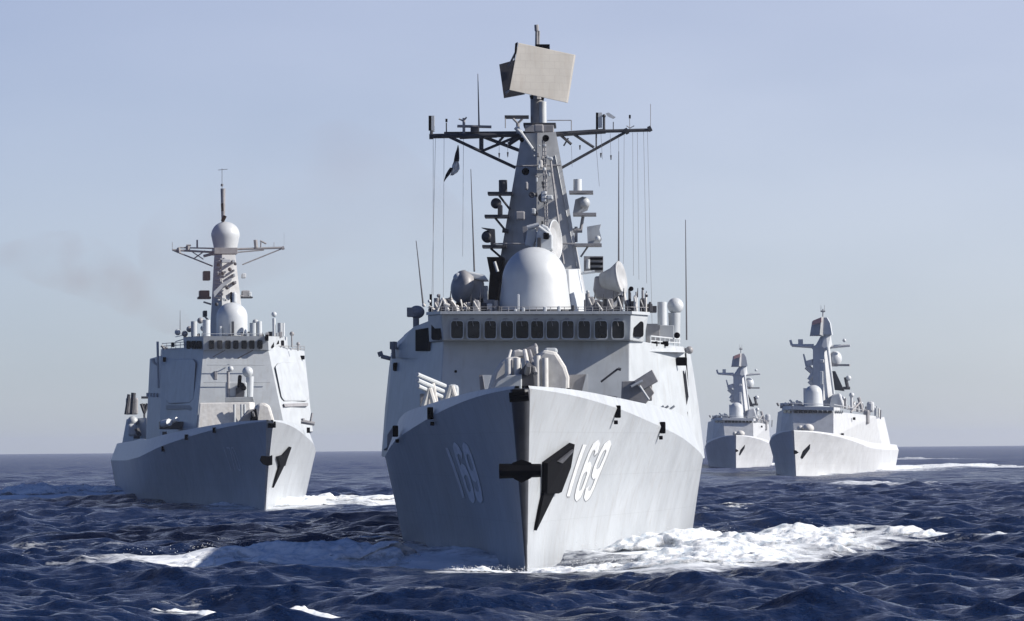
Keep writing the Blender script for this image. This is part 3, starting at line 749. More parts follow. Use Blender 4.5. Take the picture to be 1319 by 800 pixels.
# rigging and whips
ropes = [(558, 177, 558, 380), (561, 177, 556, 395), (572, 177, 571, 385), (597, 178, 596, 330), (797, 172, 796, 345), (804, 172, 803, 340), (815, 171, 816, 355), (821, 171, 823, 360), (829, 170, 833, 365), (834, 170, 840, 420), (768, 190, 772, 240), (736, 188, 737, 215), (774, 172, 776, 205), (786, 172, 787, 205), (643, 178, 643, 205), (654, 178, 654, 203)]
S.bars('halyard', M['wire'], [(x0, y0, 64, x1, y1, 60, .011) for x0, y0, x1, y1 in ropes], each=True)
for x, y in ((643, 200), (654, 199), (747, 190), (774, 200), (787, 203)):
    S.bars('halyard_block', M['dark'], [(x, y - 3, 63.8, x, y + 3, 63.8, .06, .03)])
for x0, y0, x1, y1, a in ((536, 310, 545, 392, 53), (606.5, 218, 611, 350, 58), (615.5, 95, 617, 163, 64), (883, 283, 884.5, 438, 64), (797, 195, 797, 348, 60)):
    S.bars('whip_antenna', M['wire'], [(x1, y1, a, x0, y0, a, .055, .022)])
# flag at the starboard halyard: a thing of its own
fl = bpy.data.objects.new('signal_flag', None); COL.objects.link(fl); fl.location = S.m @ S.K(590, 188, 63.5)
tag(fl, 'dark and white signal flag hanging furled from the left end of the lead destroyer yardarm', 'flag')
def flag_piece(name, mat, rows):
    m = MB(); rings = []
    for (y, xa, xb) in rows:
        pts = []
        for k in range(7):
            u = k / 6; p = S.m @ S.K(xa + (xb - xa) * u, y, 63.5 + .16 * math.sin(u * 9 + y * .3)); pts.append(p - fl.location)
        rings.append(pts)
    v = [p for r_ in rings for p in r_]; f = [(i * 7 + j, i * 7 + j + 1, i * 7 + j + 8, i * 7 + j + 7) for i in range(len(rings) - 1) for j in range(6)]
    o = m.add(v, f).build(name, mat, fl, smooth=True)
    md = o.modifiers.new('t', 'SOLIDIFY'); md.thickness = .015
flag_piece('dark_cloth', M['flagdark'], [(187, 589.5, 590.5), (192, 588.5, 591.3), (198, 586.5, 591.5), (204, 585, 591.5), (208, 584.5, 591)])
flag_piece('pale_cloth', M['flaglight'], [(208, 584.4, 590.5), (213, 582.5, 591.8), (218, 582, 592), (222, 581, 589), (226, 580, 583)])
flag_piece('dark_cloth', M['flagdark'], [(216, 580, 583.5), (220, 577, 582), (225, 574, 579), (230, 572.5, 575), (234, 571.6, 572.2)])
# ------------------------------------------------------------------ left destroyer
HL = dict(HP); HL['hb'] = [(0, .12), (6, .3), (15, .55), (32, 1.2), (50, 1.9), (60, 2.2), (150, 2.0)]
left = Ship('destroyer', (340 - 659.5) / (F / 368.0), 368.0, R(-8.5),
            'grey destroyer left of the lead ship, ball radome on its mast, flat radar panel',
            'warship', 'warships steaming in formation', **HL)
S = left; rt = S.root
S.build_hull(M['hull'], M['grey'])
S.bars('bullnose_fairlead', M['black'], [(345, 547, -5.2, 355, 547, -5.2, .3)], S.hull)
S.prism('anchor', M['black'], [(335, 593), (337, 587), (347, 588), (351, 586), (351, 599), (345, 600), (339, 598)], -4.0, .6, S.hull, bevel=.08)
S.hull_plate('anchor_housing_and_shadow', M['black'], [(355, 588), (362, 586), (372, 575), (366, 592), (364, 599), (358, 600)], 1, .02, .3, 5, 4)
S.hull_plate('anchor_housing_and_shadow', M['black'], [(358, 600), (364, 599), (350, 628)], 1, .02, .2, 5, 3)  # tapered anchor shadow, built as a black plate
for i, ch in enumerate('170'):
    bx = 296 + i * 5.5; tx = 286 + i * 5.5
    digit(S, ch, [(bx, 606), (bx + 4.3, 606), (tx + 4.3, 576), (tx, 576)], -1, M['faded'], .16, .03, (18, 4))
for (x, y) in ((277, 553), (241, 562), (211, 577), (396, 553)):
    side = 1 if x > 345 else -1
    t, z = S.hull_find(x, y + 2, side, 16, 6); p = S.hull_out(t, z, side, .1)
    MB().box(p + Vector((0, 0, .1)), (.3, .4, .55)).build('fairlead', M['black'], rt)
S.slab('superstructure', M['grey'],
       [(205, 566, 66), (252, 560, 50), (368, 556, 50), (403, 556, 60), (398, 560, 90), (203, 570, 90)],
       [(209, 449, 67), (262, 447, 52), (345, 446, 52), (392, 452, 62), (386, 452, 90), (207, 450, 90)], bevel=.05)
S.slab('bridge', M['grey'],
       [(237, 451, 60), (262, 451, 51.6), (346, 451, 51.6), (371, 451, 59), (366, 451, 66), (240, 451, 66)],
       [(236, 434, 60), (262, 433, 51.2), (345, 433, 51.2), (370, 434, 59), (366, 434, 66), (240, 434, 66)])
for x0, x1 in ((269, 276), (279.7, 286.5), (290.3, 297.3), (300.3, 307.3), (311, 318), (321, 328), (331.3, 338.3)):
    S.window(x0, 438.5, x1, 449.5, 51.25, .08)
for x0, x1, a0, a1 in ((349, 353, 52.8, 54), (355.5, 359.5, 54.8, 56), (362, 366, 56.7, 57.9)):
    S.window(x0, 438.5, x1, 449, a0, .3, mat='black', a1=a1)
for x0, x1, a0, a1 in ((240, 245, 58.4, 56.8), (246.5, 252, 56.2, 54.4), (253.5, 259, 53.8, 52.2)):
    S.window(x0, 439, x1, 449.5, a0, .35, mat='black', a1=a1)
# flat radar faces
S.facet('radar_face', M['grey'], [(355, 472), (359, 467), (390, 466), (394, 470), (398.5, 512), (395, 517), (367, 517), (363, 512)], 356, 51, 397, 61, .18, .8, bevel=.15, lean=.064)
S.facet('radar_sill', M['mid'], [(366, 520), (397, 519), (397, 523), (367, 524)], 356, 51, 397, 61, .4, .8, lean=.064)
S.facet('radar_face', M['grey'], [(214, 516), (213, 470), (217, 463), (248, 462), (252, 467), (249, 514), (244, 519), (218, 520)], 207.6, 66.7, 258.4, 51.3, .3, .8, bevel=.12, lean=.03)
S.facet('radar_sill', M['mid'], [(214, 527), (214, 522), (244, 522), (250, 528), (250, 531), (240, 527)], 207.6, 66.7, 258.4, 51.3, .4, .8, lean=.03)
S.box('side_house', M['dark'], 206, 543, 236, 553, 56, 2)
S.box('porthole', M['black'], 387, 458, 392.5, 463, 60.4, .4); S.box('porthole', M['black'], 210, 460, 216, 466, 65.4, .5)
S.bars('bridge_strut', M['dark'], [(306, 462, 50.5, 326, 451, 50.5, .06), (274, 460, 50.6, 290, 451, 50.6, .05)])
# close-in gun on its platform
pl = S.slab('gun_platform', M['grey'], [(290, 519, 44), (328, 518, 44), (328, 518, 50), (290, 519, 50)], [(290, 512, 43.6), (326, 511, 43.6), (326, 511, 50), (290, 512, 50)], bevel=.05)
cg = S.box('close_in_gun', M['grey'], 292, 492, 318, 512, 45, 2, bevel=.15)
S.post('gun_sensor_mast', M['mid'], 294, 478, 512, 45, 2, parent=cg); S.ball('tracking_dome', M['white'], 297, 475, 45, 3.8, parent=cg)
S.ball('search_dome', M['white'], 319, 479, 46, 7, parent=cg); S.post('dome_stand', M['white'], 322, 485, 512, 46, 4, 5, parent=cg)
S.bars('gun_barrels', M['black'], [(309, 485, 43, 308, 498, 45, .2), (311, 496, 43.5, 314, 500, 45, .3)], cg)
S.prism('gun_mount', M['dark'], [(304, 512), (304, 500), (313, 497), (315, 505), (314, 512)], 44.7, 1, cg)
# covered deckhouse and main gun
S.slab('forward_deckhouse', M['canvas'], [(254, 556, 34), (325, 551, 34), (330, 551, 47), (256, 556, 47)], [(257, 519, 34.5), (322, 518, 34.5), (328, 518, 47), (259, 519, 47)], bevel=.1)
for x in (302, 311, 315):
    S.post('canvas_roll', M['grey'], x, 521, 546, 33.8, 1.6)
S.prism('gun_house', M['canvas'], [(328, 545), (331, 520), (340, 518), (348, 522), (355, 545)], 16, 4.5, bevel=.3, inset=.15)
S.prism('gun_shield', M['mid'], [(303, 549), (320, 528), (330, 526), (329, 546)], 15, 1.2, bevel=.1)
S.prism('gun_mantlet', M['black'], [(322, 546), (324, 530), (330, 526), (333, 545)], 14.6, 1)
S.bars('gun_barrel', M['mid'], [(327, 536, 15, 326, 531, 9, .14, .1)])
S.bars('deck_launcher', M['white'], [(210, 546, 40, 218, 544, 39, .4), (218, 545, 40, 228, 540, 39, .25)])
S.post('deck_stand', M['dark'], 212, 556, 572, 40, 3)
S.bars('deck_launcher', M['mid'], [(388, 543, 36, 405, 546, 36, .22), (400, 544, 36, 402, 532, 36, .12), (391, 544, 36, 390, 539, 36, .2)])
# long after structure on the starboard side
S.slab('after_superstructure', M['grey'],
       [(187, 585, 78), (206, 578, 70), (330, 578, 70), (330, 578, 120), (187, 585, 120)],
       [(193, 462, 78), (207, 458, 72), (330, 458, 72), (330, 470, 112), (197, 470, 112)], bevel=.08)
S.slab('hangar', M['grey'],
       [(152, 600, 124), (188, 595, 118), (300, 595, 118), (300, 595, 150), (154, 600, 150)],
       [(163, 540, 124), (188, 538, 118), (300, 538, 118), (300, 538, 150), (165, 540, 150)], bevel=.08)
S.box('after_director', M['mid'], 163, 512, 178, 534, 122, 2, bevel=.2); S.post('after_stand', M['dark'], 186, 520, 546, 120, 1.4)
S.bars('after_fitting', M['dark'], [(162, 534, 120, 166, 508, 120, .2), (182, 512, 120, 194, 512, 120, .15), (170, 534, 120, 172, 506, 120, .3), (182, 520, 120, 186, 532, 120, .2), (190, 520, 120, 186, 532, 120, .2), (182, 546, 120, 190, 546, 120, .2), (176, 552, 118, 180, 562, 118, .3), (172, 563, 118, 180, 563, 118, .2)], each=True)
S.ball('after_dome', M['grey'], 171, 543, 120, 7, parent=rt)
S.box('life_raft', M['white'], 165, 546, 176, 562, 119, 1, bevel=.3)
S.bars('boat_davit', M['grey'], [(203, 440, 68, 204, 500, 68, .14), (198, 467, 68, 203, 470, 68, .13), (197, 462, 68, 198, 467, 68, .2)])
S.box('wing_lamp', M['black'], 221, 441, 225, 447, 62, .5); S.bars('wing_bracket', M['mid'], [(208, 445, 64, 212, 450, 64, .15), (209, 447, 64, 216, 449, 64, .12)])
S.bars('after_fitting', M['dark'], [(149, 585, 126, 150, 592, 126, .25)])
# roof fittings
for x, y0, y1, r_, mt in ((250, 414, 433, 4, 'grey'), (266, 412, 433, 5, 'white'), (326, 416, 433, 4.5, 'grey'), (334, 414, 433, 3.5, 'white'), (353, 410, 433, 2.2, 'white'), (361, 416, 433, 3.5, 'grey'), (365, 416, 433, 2, 'white'), (376, 431, 447, 1, 'mid'), (384, 445, 452, 1, 'mid')):
    S.post('roof_stand', M[mt], x, y0, y1, 57, r_)
for x, y, r_, mt in ((353, 405, 3.5, 'white'), (258, 413, 4, 'mid'), (244, 424, 4, 'mid'), (229, 428, 4, 'grey'), (238, 430, 4, 'mid'), (262, 423, 4, 'white'), (329, 415, 4, 'grey'), (376, 430, 3, 'mid'), (384, 443, 2.4, 'mid'), (336, 430, 2.5, 'black'), (250, 428, 4, 'dark')):
    S.ball('signal_lamp', M[mt], x, y, 58, r_)
for k in range(22):
    x = random.uniform(226, 372); h_ = random.uniform(2, 7)
    S.box('roof_locker', M[random.choice(['mid', 'grey', 'canvas', 'dark'])], x, 434 - h_, x + random.uniform(2, 5), 434.5, 55 + random.uniform(0, 6), .6)
S.box('navigation_light', M['black'], 342, 431, 346, 439, 50.8, .5)
S.bars('roof_railing', M['grey'], [(226, 440, 62, 240, 436, 60, .05), (226, 434, 62, 240, 431, 60, .04), (262, 430, 51.4, 345, 430, 51.4, .03)])
for x, y in ((276, 478), (340, 500), (284, 500)):
    S.box('wall_door', M['mid'], x, y, x + 4, y + 11, 51.2, .4, bevel=.05)
for x0, y0, x1, y1 in ((262, 470, 345, 470), (258, 492, 352, 492)):
    S.bars('cable_pipe', M['grey'], [(x0 + 4, y0, 51.0 - (y0 - 447) / 200, x1 - 4, y1, 51.0 - (y1 - 447) / 200, .045)])
S.bars('deck_railing', M['mid'], [(346, 449, 53, 392, 449.5, 62, .04), (346, 445.5, 53, 392, 446, 62, .035)] + [(346 + k * 5.1, 445.5, 53 + k, 346 + k * 5.1, 452, 53 + k, .03) for k in range(10)])
S.bars('deck_railing', M['mid'], [(209, 446, 66, 238, 444, 58, .04), (209, 442.5, 66, 238, 440.5, 58, .035)] + [(209 + k * 5.8, 442.5 - k * .4, 66 - k * 1.6, 209 + k * 5.8, 449, 66 - k * 1.6, .03) for k in range(6)])
for k in range(4):
    S.post('life_raft', M['white'], 190 + k * 3.8, 506 + k * .2, 511 + k * .2, 78 - k * 1.8, 1.6)
# mast
S.slab('mast_tower', M['mast'],
       [(270, 436, 66), (286, 436, 63.6), (316, 436, 65), (316, 436, 72), (272, 436, 72)],
       [(276, 328, 66.3), (286, 328, 65.3), (303, 328, 65.8), (302, 328, 70), (277, 328, 70)])
S.dome('main_radome', M['white'], 299, 389.5, 408, 433, 60, 20, 20)
S.box('dome_hatch', M['dark'], 298.5, 414, 301.5, 432, 57.9, .3); S.box('dome_hatch', M['white'], 283, 420, 286, 434, 58.5, .4)
S.dome('mast_radome', M['white'], 290.5, 285.5, 303, 320, 68, 18.5, 15)
S.box('radome_platform', M['mid'], 276, 319, 306, 327, 66, 4)
S.post('masthead_pole', M['mid'], 287.5, 243, 287, 68, 2.3, 3.2)
S.bars('masthead_pole', M['black'], [(286, 262, 67.6, 286.5, 272, 67.6, .14), (286.5, 285, 67.6, 290, 278, 67.6, .2)])
S.bars('masthead_aerial', M['wire'], [(286, 243, 68, 286, 217, 68, .03), (281, 219, 68, 293, 218, 68, .03), (286, 237, 68, 286, 240, 68, .14)])
S.bars('yardarm', M['mid'], [(222, 322, 68, 276, 325, 68, .12), (230, 319, 68, 276, 320, 68, .08), (306, 321, 68, 366, 319, 68, .13), (306, 325, 68, 340, 322, 68, .08),
    (224, 323, 68, 274, 343, 68, .08), (364, 320, 68, 312, 341, 68, .07), (250, 333, 68, 264, 323, 68, .07), (244, 322, 68, 262, 334, 68, .06), (262, 330, 68, 278, 326, 68, .16), (363, 320, 68, 366, 319, 68, .2),
    (230, 319, 68, 231, 326, 68, .2), (254, 309, 68, 254, 320, 68, .1), (242, 317, 68, 242, 322, 68, .25), (240, 316, 68, 246, 316, 68, .1), (329, 309, 68, 330, 319, 68, .22), (335, 310, 68, 343, 314, 68, .1), (336, 312, 68, 336, 319, 68, .08), (353, 312, 68, 353, 319, 68, .03), (222, 312, 68, 222, 322, 68, .03)])
for k in range(26):
    x = random.uniform(276, 303); y = random.uniform(330, 388); w = random.uniform(1.5, 4)
    S.box('mast_fitting', M[random.choice(['mid', 'grey', 'white', 'grey', 'mid'])], x, y, x + w, y + random.uniform(1.5, 4), 64.4, 1.2, bevel=.05)
S.box('mast_fitting', M['white'], 299, 376, 305, 391, 62, 1, bevel=.2); S.box('mast_fitting', M['black'], 297, 376, 299, 390, 62.2, .6); S.box('mast_fitting', M['white'], 286, 334, 297, 338, 63.6, 1)
S.prism('mast_bracket', M['grey'], [(275, 376), (287, 364), (298, 358), (298, 362), (288, 369), (276, 383)], 63.9, .8)
for k in range(12):
    y = 333 + k * 4.6
    S.bars('mast_rung', M['mid'], [(277, y, 64.6, 284, y + .4, 64.2, .05)])
for x, y, r_ in ((281, 341, 2.2), (296, 347, 2.6), (287, 352, 2.4), (301, 365, 2.2), (279, 392, 2.4), (293, 371, 2), (303, 340, 2)):
    S.ball('mast_sensor', M['dark'], x, y, 64.0, r_)
for x0, y0, x1, y1, mt in ((262, 349, 271, 361, 'dark'), (257, 374, 270, 383, 'dark'), (255, 382, 272, 385, 'dark'), (312, 374, 322, 383, 'mid'), (311, 382, 326, 384, 'dark'), (262, 400, 267, 408, 'dark'), (312, 352, 317, 358, 'white'), (318, 376, 324, 382, 'white')):
    S.box('mast_platform', M[mt], x0, y0, x1, y1, 67, 1.5, bevel=.08)
S.bars('platform_strut', M['mid'], [(262, 389, 67, 272, 392, 67, .1), (264, 408, 67, 270, 414, 67, .1), (306, 380, 67, 314, 382, 67, .1)])
S.bars('whip_antenna', M['wire'], [(232, 430, 62, 232, 400, 62, .05, .02), (366, 316, 66, 366, 300, 66, .01)])

# ------------------------------------------------------------------ frigates on the right
HF = dict(L=129, rake=4.5,
          zk=[(0, 8.2), (5, 8.0), (15, 7.3), (32, 5.9), (48, 5.0), (75, 4.6), (134, 4.3)],
          hb=[(0, .12), (6, .25), (15, .45), (32, .9), (48, 1.2), (134, 1.2)],
          bw=[(0, .06), (8, 1.8), (20, 5.0), (32, 7.3), (48, 8.3), (65, 8.6), (100, 8.2), (134, 7.0)],
          bk=[(0, .25), (4, 2.2), (10, 4.3), (20, 6.8), (32, 8.6), (45, 9.2), (60, 9.2), (100, 8.8), (134, 8.0)],
          pw=[(0, 1.6), (25, 1.4), (45, 1.0), (150, .8)])
near = Ship('frigate', (1023 - 659.5) / (F / 718.0), 718.0, R(10.5),
            'rightmost grey frigate, sunlit port side in view, long white wake behind it',
            'warship', 'warships steaming in formation', **HF)
S = near; rt = S.root
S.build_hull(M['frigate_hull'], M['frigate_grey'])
S.prism('anchor', M['black'], [(1022.5, 580), (1025, 580), (1028.5, 583), (1025, 585), (1022.5, 585)], -2.6, .6, S.hull)
S.hull_plate('anchor_housing_and_shadow', M['black'], [(1031, 589), (1034, 581), (1043, 572), (1042.5, 578), (1033, 591)], 1, .02, .12, 6, 4)
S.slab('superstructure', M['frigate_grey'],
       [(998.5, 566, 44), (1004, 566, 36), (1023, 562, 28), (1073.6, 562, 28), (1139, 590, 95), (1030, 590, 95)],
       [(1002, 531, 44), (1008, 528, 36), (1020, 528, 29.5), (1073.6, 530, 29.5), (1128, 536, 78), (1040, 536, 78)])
S.slab('bridge_roof', M['frigate_grey'],
       [(1007, 528, 36), (1018, 527.5, 28.8), (1074, 529, 28.8), (1082, 529, 36), (1080, 529, 50), (1010, 529, 50)],
       [(1008, 523.5, 36), (1019, 523, 28.8), (1074, 524.5, 28.8), (1082, 525, 36), (1080, 525, 50), (1011, 525, 50)])
for k in range(8):
    S.window(1022.5 + k * 6.3, 528.6, 1027.5 + k * 6.3, 532, 29.2, .2)
for k in range(4):
    S.window(1076 + k * 2.7, 528.8, 1077.8 + k * 2.7, 532, 31 + k * 2.2, .5, a1=32.3 + k * 2.2)
for k in range(2):
    S.window(1009 + k * 5, 528.5, 1013 + k * 5, 532, 35.2 - k * 3.4, .5, a1=33 - k * 3.4)
S.slab('hangar', M['frigate_grey'],
       [(1060, 590, 80), (1127, 590, 80), (1150, 586, 112), (1075, 586, 112)],
       [(1068, 540, 82), (1124, 541, 82), (1139, 537, 104), (1080, 537, 104)])
S.box('porthole', M['black'], 1098.5, 537.5, 1101.5, 541, 49, .8); S.box('porthole', M['black'], 1083.5, 558, 1086.5, 561, 36, .8)
S.bars('deck_davit', M['dark'], [(1104, 566, 52, 1104, 575, 52, .3), (1101, 574, 52, 1104, 574, 52, .3)])
S.ball('gun_house', M['canvas'], 1041, 552, 12, 7.5, .8); S.ball('gun_house', M['canvas'], 1031, 552, 12, 4.5, .9); S.bars('gun_barrel', M['mid'], [(1034, 552, 12, 1033, 551, 6, .15)])
S.dome('main_radome', M['white'], 1048, 496, 506, 523, 36, 11, 12.5)
S.post('radome_pedestal', M['frigate_grey'], 1039, 500, 523, 36, 4)
S.slab('mast_tower', M['frigate_grey'], [(1047, 523, 44), (1060, 523, 42), (1076, 523, 44), (1076, 523, 49), (1050, 523, 49)],
       [(1047, 447, 44.6), (1062, 447, 43.6), (1069, 447, 44.6), (1068, 447, 48), (1049, 447, 48)], bevel=.1)
S.bars('mast_edge', M['white'], [(1066, 447, 43.2, 1074, 508, 42.8, .26)])
S.slab('mast_head', M['frigate_grey'], [(1049, 448, 44), (1064, 451, 43.4), (1071, 446, 44), (1070, 446, 48), (1050, 446, 48)], [(1057, 433, 44.5), (1063, 432, 44), (1070, 433, 44.5), (1069, 433, 47), (1058, 433, 47)])
S.slab('mast_shoulder', M['white'], [(1058, 446, 43.2), (1066, 452, 43), (1072, 444, 44), (1070, 444, 46), (1058, 444, 46)], [(1061, 430, 43.8), (1064, 430, 43.7), (1070, 431, 44), (1069, 431, 46), (1061, 431, 46)])
rr = S.slab('air_search_radar', M['mast'], [(1043, 433, 44), (1056, 431, 42.5), (1060, 432, 43), (1056, 433, 47)], [(1046, 414, 44), (1058, 409, 42.5), (1061, 408, 43), (1056, 412, 47)])
S.prism('radar_panel', M['white'], [(1059, 431), (1059.5, 409), (1065, 409), (1069, 416), (1071.5, 431)], 43, 2, rr); S.prism('radar_stripe', M['red'], [(1046, 419), (1047, 413), (1058, 408.5), (1058, 415)], 42.3, .4, rr)
S.bars('masthead_aerial', M['mid'], [(1060, 408, 44, 1060, 398, 44, .12), (1057.5, 400, 44, 1057.5, 393, 44, .04), (1062, 400, 44, 1062, 393, 44, .04), (1057, 401, 44, 1063, 401, 44, .15)], rr)
S.bars('yardarm', M['frigate_grey'], [(1020, 445, 45, 1048, 446, 45, .28, .45), (1020, 445, 45, 1018, 438, 45, .25), (1048, 446, 45, 1053, 455, 45, .5)], each=False)
S.bars('yardarm', M['frigate_grey'], [(1066, 447, 45, 1095, 445, 45, .4, .25)])
S.box('navigation_radar', M['frigate_grey'], 1028, 437, 1034, 446, 44.8, .6)
S.ball('yard_dome', M['white'], 1087.5, 438.5, 45, 2.4); S.ball('side_dome', M['white'], 1076, 462, 46, 8.5, 1.2)
S.box('dome_mount', M['mid'], 1070, 460, 1078, 472, 45, 1.5)
S.box('mast_platform', M['mid'], 1074, 469, 1094, 471.5, 45, 2, bevel=0)
S.bars('mast_boom', M['frigate_grey'], [(1035, 456, 45, 1039, 472, 45, .15, .25), (1039, 472, 45, 1048, 480, 45, .6), (1042, 464, 45, 1044, 471, 45, .8), (1043, 490, 45, 1048, 482, 45, .6), (1043, 490, 45, 1048, 495, 45, .6)])
S.slab('funnel_mast', M['dark'], [(1072, 502, 52), (1088, 504, 52), (1088, 504, 56), (1072, 502, 56)], [(1071, 478, 52), (1076, 478, 52), (1076, 478, 56), (1071, 478, 56)])
S.ball('side_dome', M['white'], 1093, 487, 52, 3.5); S.bars('dome_stand', M['dark'], [(1089, 486, 52, 1092, 500, 52, .35), (1086, 500, 52, 1095, 500, 52, .3)])
S.box('mast_fitting', M['white'], 1056, 463, 1061, 467, 42.3, .8, bevel=.1); S.box('mast_fitting', M['white'], 1056, 478, 1060, 495, 42.3, .8, bevel=.1)
S.slab('illuminator_housing', M['frigate_grey'], [(1068, 525, 40), (1088, 525, 40), (1086, 525, 46), (1070, 525, 46)], [(1071, 509, 40), (1082, 506, 40), (1084, 508, 46), (1073, 508, 46)], bevel=.3)
for k in range(64):
    x = random.choice([random.uniform(1004, 1035), random.uniform(1078, 1132), random.uniform(1078, 1132)])
    base = 525 + max(0, x - 1085) * .26; h_ = random.uniform(3, 13 if x > 1080 else 9)
    a = 34 + (x - 1000) * .42 if x > 1075 else 36
    S.box('deck_fitting', M[random.choice(['mid', 'grey', 'grey', 'canvas', 'mid'])], x, base - h_, x + random.uniform(1.2, 3.5), base + 1, a, .9, bevel=.05)
    if k % 4 == 0: S.ball('signal_lamp', M['white'], x, base - h_, a, random.uniform(1.2, 2.4))
S.box('director_tower', M['mid'], 1112, 528, 1119, 546, 66, 2.5, bevel=.3); S.post('roof_stand', M['frigate_grey'], 1097, 508, 529, 58, 1.8)
S.ball('satellite_dome', M['white'], 1097, 509, 58, 3.4); S.box('director_tower', M['frigate_grey'], 1116, 517, 1125, 531, 68, 2.5, bevel=.5); S.bars('deck_davit', M['mid'], [(1106, 512, 62, 1111, 530, 62, .35)])
for k in range(6):
    S.box('life_raft', M['white'], 1083 + k * 5, 531 + k * 1.1, 1086.5 + k * 5, 534 + k * 1.1, 42 + k * 4, 1, bevel=.3)
S.bars('crane_boom', M['mid'], [(1096, 531, 56, 1108, 518, 60, .2), (1108, 518, 60, 1111, 531, 60, .2)])
S.bars('whip_antenna', M['wire'], [(1134, 540, 80, 1134.5, 528, 80, .12), (1003, 523, 38, 1001, 519, 38, .2)])
S.bars('roof_railing', M['frigate_grey'], [(1008, 520, 36, 1019, 519.5, 29, .06), (1019, 519.5, 29, 1074, 521, 29, .06), (1074, 521, 29, 1110, 528, 60, .06)])

def copy_tree(o, parent=None):
    c = o.copy(); COL.objects.link(c)
    if parent is not None: c.parent = parent
    for ch in list(o.children): copy_tree(ch, c)
    return c
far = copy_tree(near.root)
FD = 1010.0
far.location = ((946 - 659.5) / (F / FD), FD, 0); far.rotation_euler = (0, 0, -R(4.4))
far['label'] = 'smallest, farthest grey frigate, between the lead destroyer and the rightmost frigate'
SHIPS = [lead, left, near]
# ------------------------------------------------------------------ sea
rng = np.random.RandomState(5)
NW = 96
lam = np.exp(rng.uniform(math.log(.8), math.log(26), NW)); lam.sort()
th = R(248) + rng.normal(0, .60, NW)           # wind from ahead and the right
kk = 2 * math.pi / lam
amp = .0105 * lam ** .80 * (1.0 / (1 + (lam / 20) ** 4)); ph = rng.uniform(0, 6.283, NW)
def sea_h(x, y, cut=None):
    """height and horizontal shift of the wave field"""
    z = np.zeros_like(x); dx = np.zeros_like(x); dy = np.zeros_like(x)
    for i in range(NW):
        a = amp[i] if cut is None else amp[i] * np.clip((lam[i] / cut - 1.5) / 2.0, 0, 1)
        q = kk[i] * (x * math.cos(th[i]) + y * math.sin(th[i])) + ph[i]
        s_ = np.sin(q); z += a * np.cos(q); dx -= a * s_ * math.cos(th[i]) * .55; dy -= a * s_ * math.sin(th[i]) * .55
    return z, dx, dy
TBL = rng.rand(256, 256)
def vnoise(x, y):
    xi = np.floor(x).astype(int); yi = np.floor(y).astype(int); fx = x - xi; fy = y - yi
    fx = fx * fx * (3 - 2 * fx); fy = fy * fy * (3 - 2 * fy)
    g = lambda a, b_: TBL[a & 255, b_ & 255]
    return (g(xi, yi) * (1 - fx) + g(xi + 1, yi) * fx) * (1 - fy) + (g(xi, yi + 1) * (1 - fx) + g(xi + 1, yi + 1) * fx) * fy
def fbm(x, y, o=4):
    s_ = 0; a = .5
    for i in range(o): s_ = s_ + a * vnoise(x * 2 ** i + 17 * i, y * 2 ** i + 5 * i); a *= .5
    return s_ / (1 - .5 ** o)

# foam ridges: polyline in photo pixels on the sea plane -> world, half width (m), height (m), density
def W2(pts): return [sea_at(x, y) for x, y in pts]
RIDGES = [
    # lead ship, port bow wave thrown outwards
    (W2([(679, 734), (740, 734), (800, 729)]), 1.3, .40, 1.05),
    (W2([(790, 731), (850, 732), (910, 729), (960, 721), (1000, 714), (1045, 707), (1082, 701)]), 4.2, .85, 1.0),
    (W2([(1160, 695), (1180, 693), (1200, 693)]), 2.8, .85, 1.0),
    (W2([(800, 722), (860, 716), (906, 706)]), 3.5, .95, .95),
    (W2([(880, 708), (960, 701), (1015, 694), (1060, 690)]), 4.0, .5, .7),
    # starboard bow wave, in the hull's shade
    (W2([(676, 735), (640, 735), (592, 737)]), 1.2, .35, .85),
    (W2([(514, 727), (470, 728), (430, 729), (380, 727), (330, 727), (280, 727)]), 5.2, 1.15, 1.15),
    (W2([(505, 712), (460, 713), (400, 715)]), 4.5, .7, .7),
    # left ship
    (W2([(345, 654), (375, 652), (408, 650), (450, 650), (497, 650)]), 6.0, .8, .9),
    (W2([(430, 648), (460, 647), (490, 647)]), 6.0, 1.3, 1.0),
    (W2([(342, 655), (300, 654), (250, 653), (180, 652)]), 3.0, .35, .45),
    (W2([(30, 645), (60, 643), (90, 641), (130, 641), (163, 642)]), 7.0, 1.6, 1.15),
    # near frigate
    (W2([(1024, 612), (1060, 611), (1100, 608), (1150, 605)]), 5.0, .5, .8),
    (W2([(1066, 610), (1078, 609), (1086, 608)]), 6.0, 2.6, 1.0),
    (W2([(1100, 608), (1150, 604), (1210, 603), (1284, 603)]), 14.0, .7, .9),
    (W2([(945, 601), (970, 600), (998, 599)]), 8.0, .5, .6),
    # scattered crests
    (W2([(228, 797), (300, 798), (360, 795), (420, 797), (465, 800)]), 1.3, .36, 1.2),
    (W2([(66, 720), (90, 719), (128, 721)]), 1.6, .42, .7),
    (W2([(205, 731), (230, 732), (262, 729)]), 1.2, .3, .6),
    (W2([(1104, 626), (1115, 626), (1124, 627)]), 7.0, .7, .8),
    (W2([(1172, 592), (1180, 592), (1188, 592)]), 20.0, 1.0, .7),
    (W2([(960, 669), (1000, 668), (1045, 669)]), 3.2, .3, .40),
    (W2([(905, 659), (940, 658), (976, 656)]), 3.5, .35, .42),
    (W2([(435, 700), (470, 696), (508, 697)]), 1.8, .35, .5),
    (W2([(1280, 699), (1300, 697), (1330, 699)]), 1.6, .35, .55),
    (W2([(0, 717), (20, 718), (40, 719)]), 1.4, .3, .5),
]
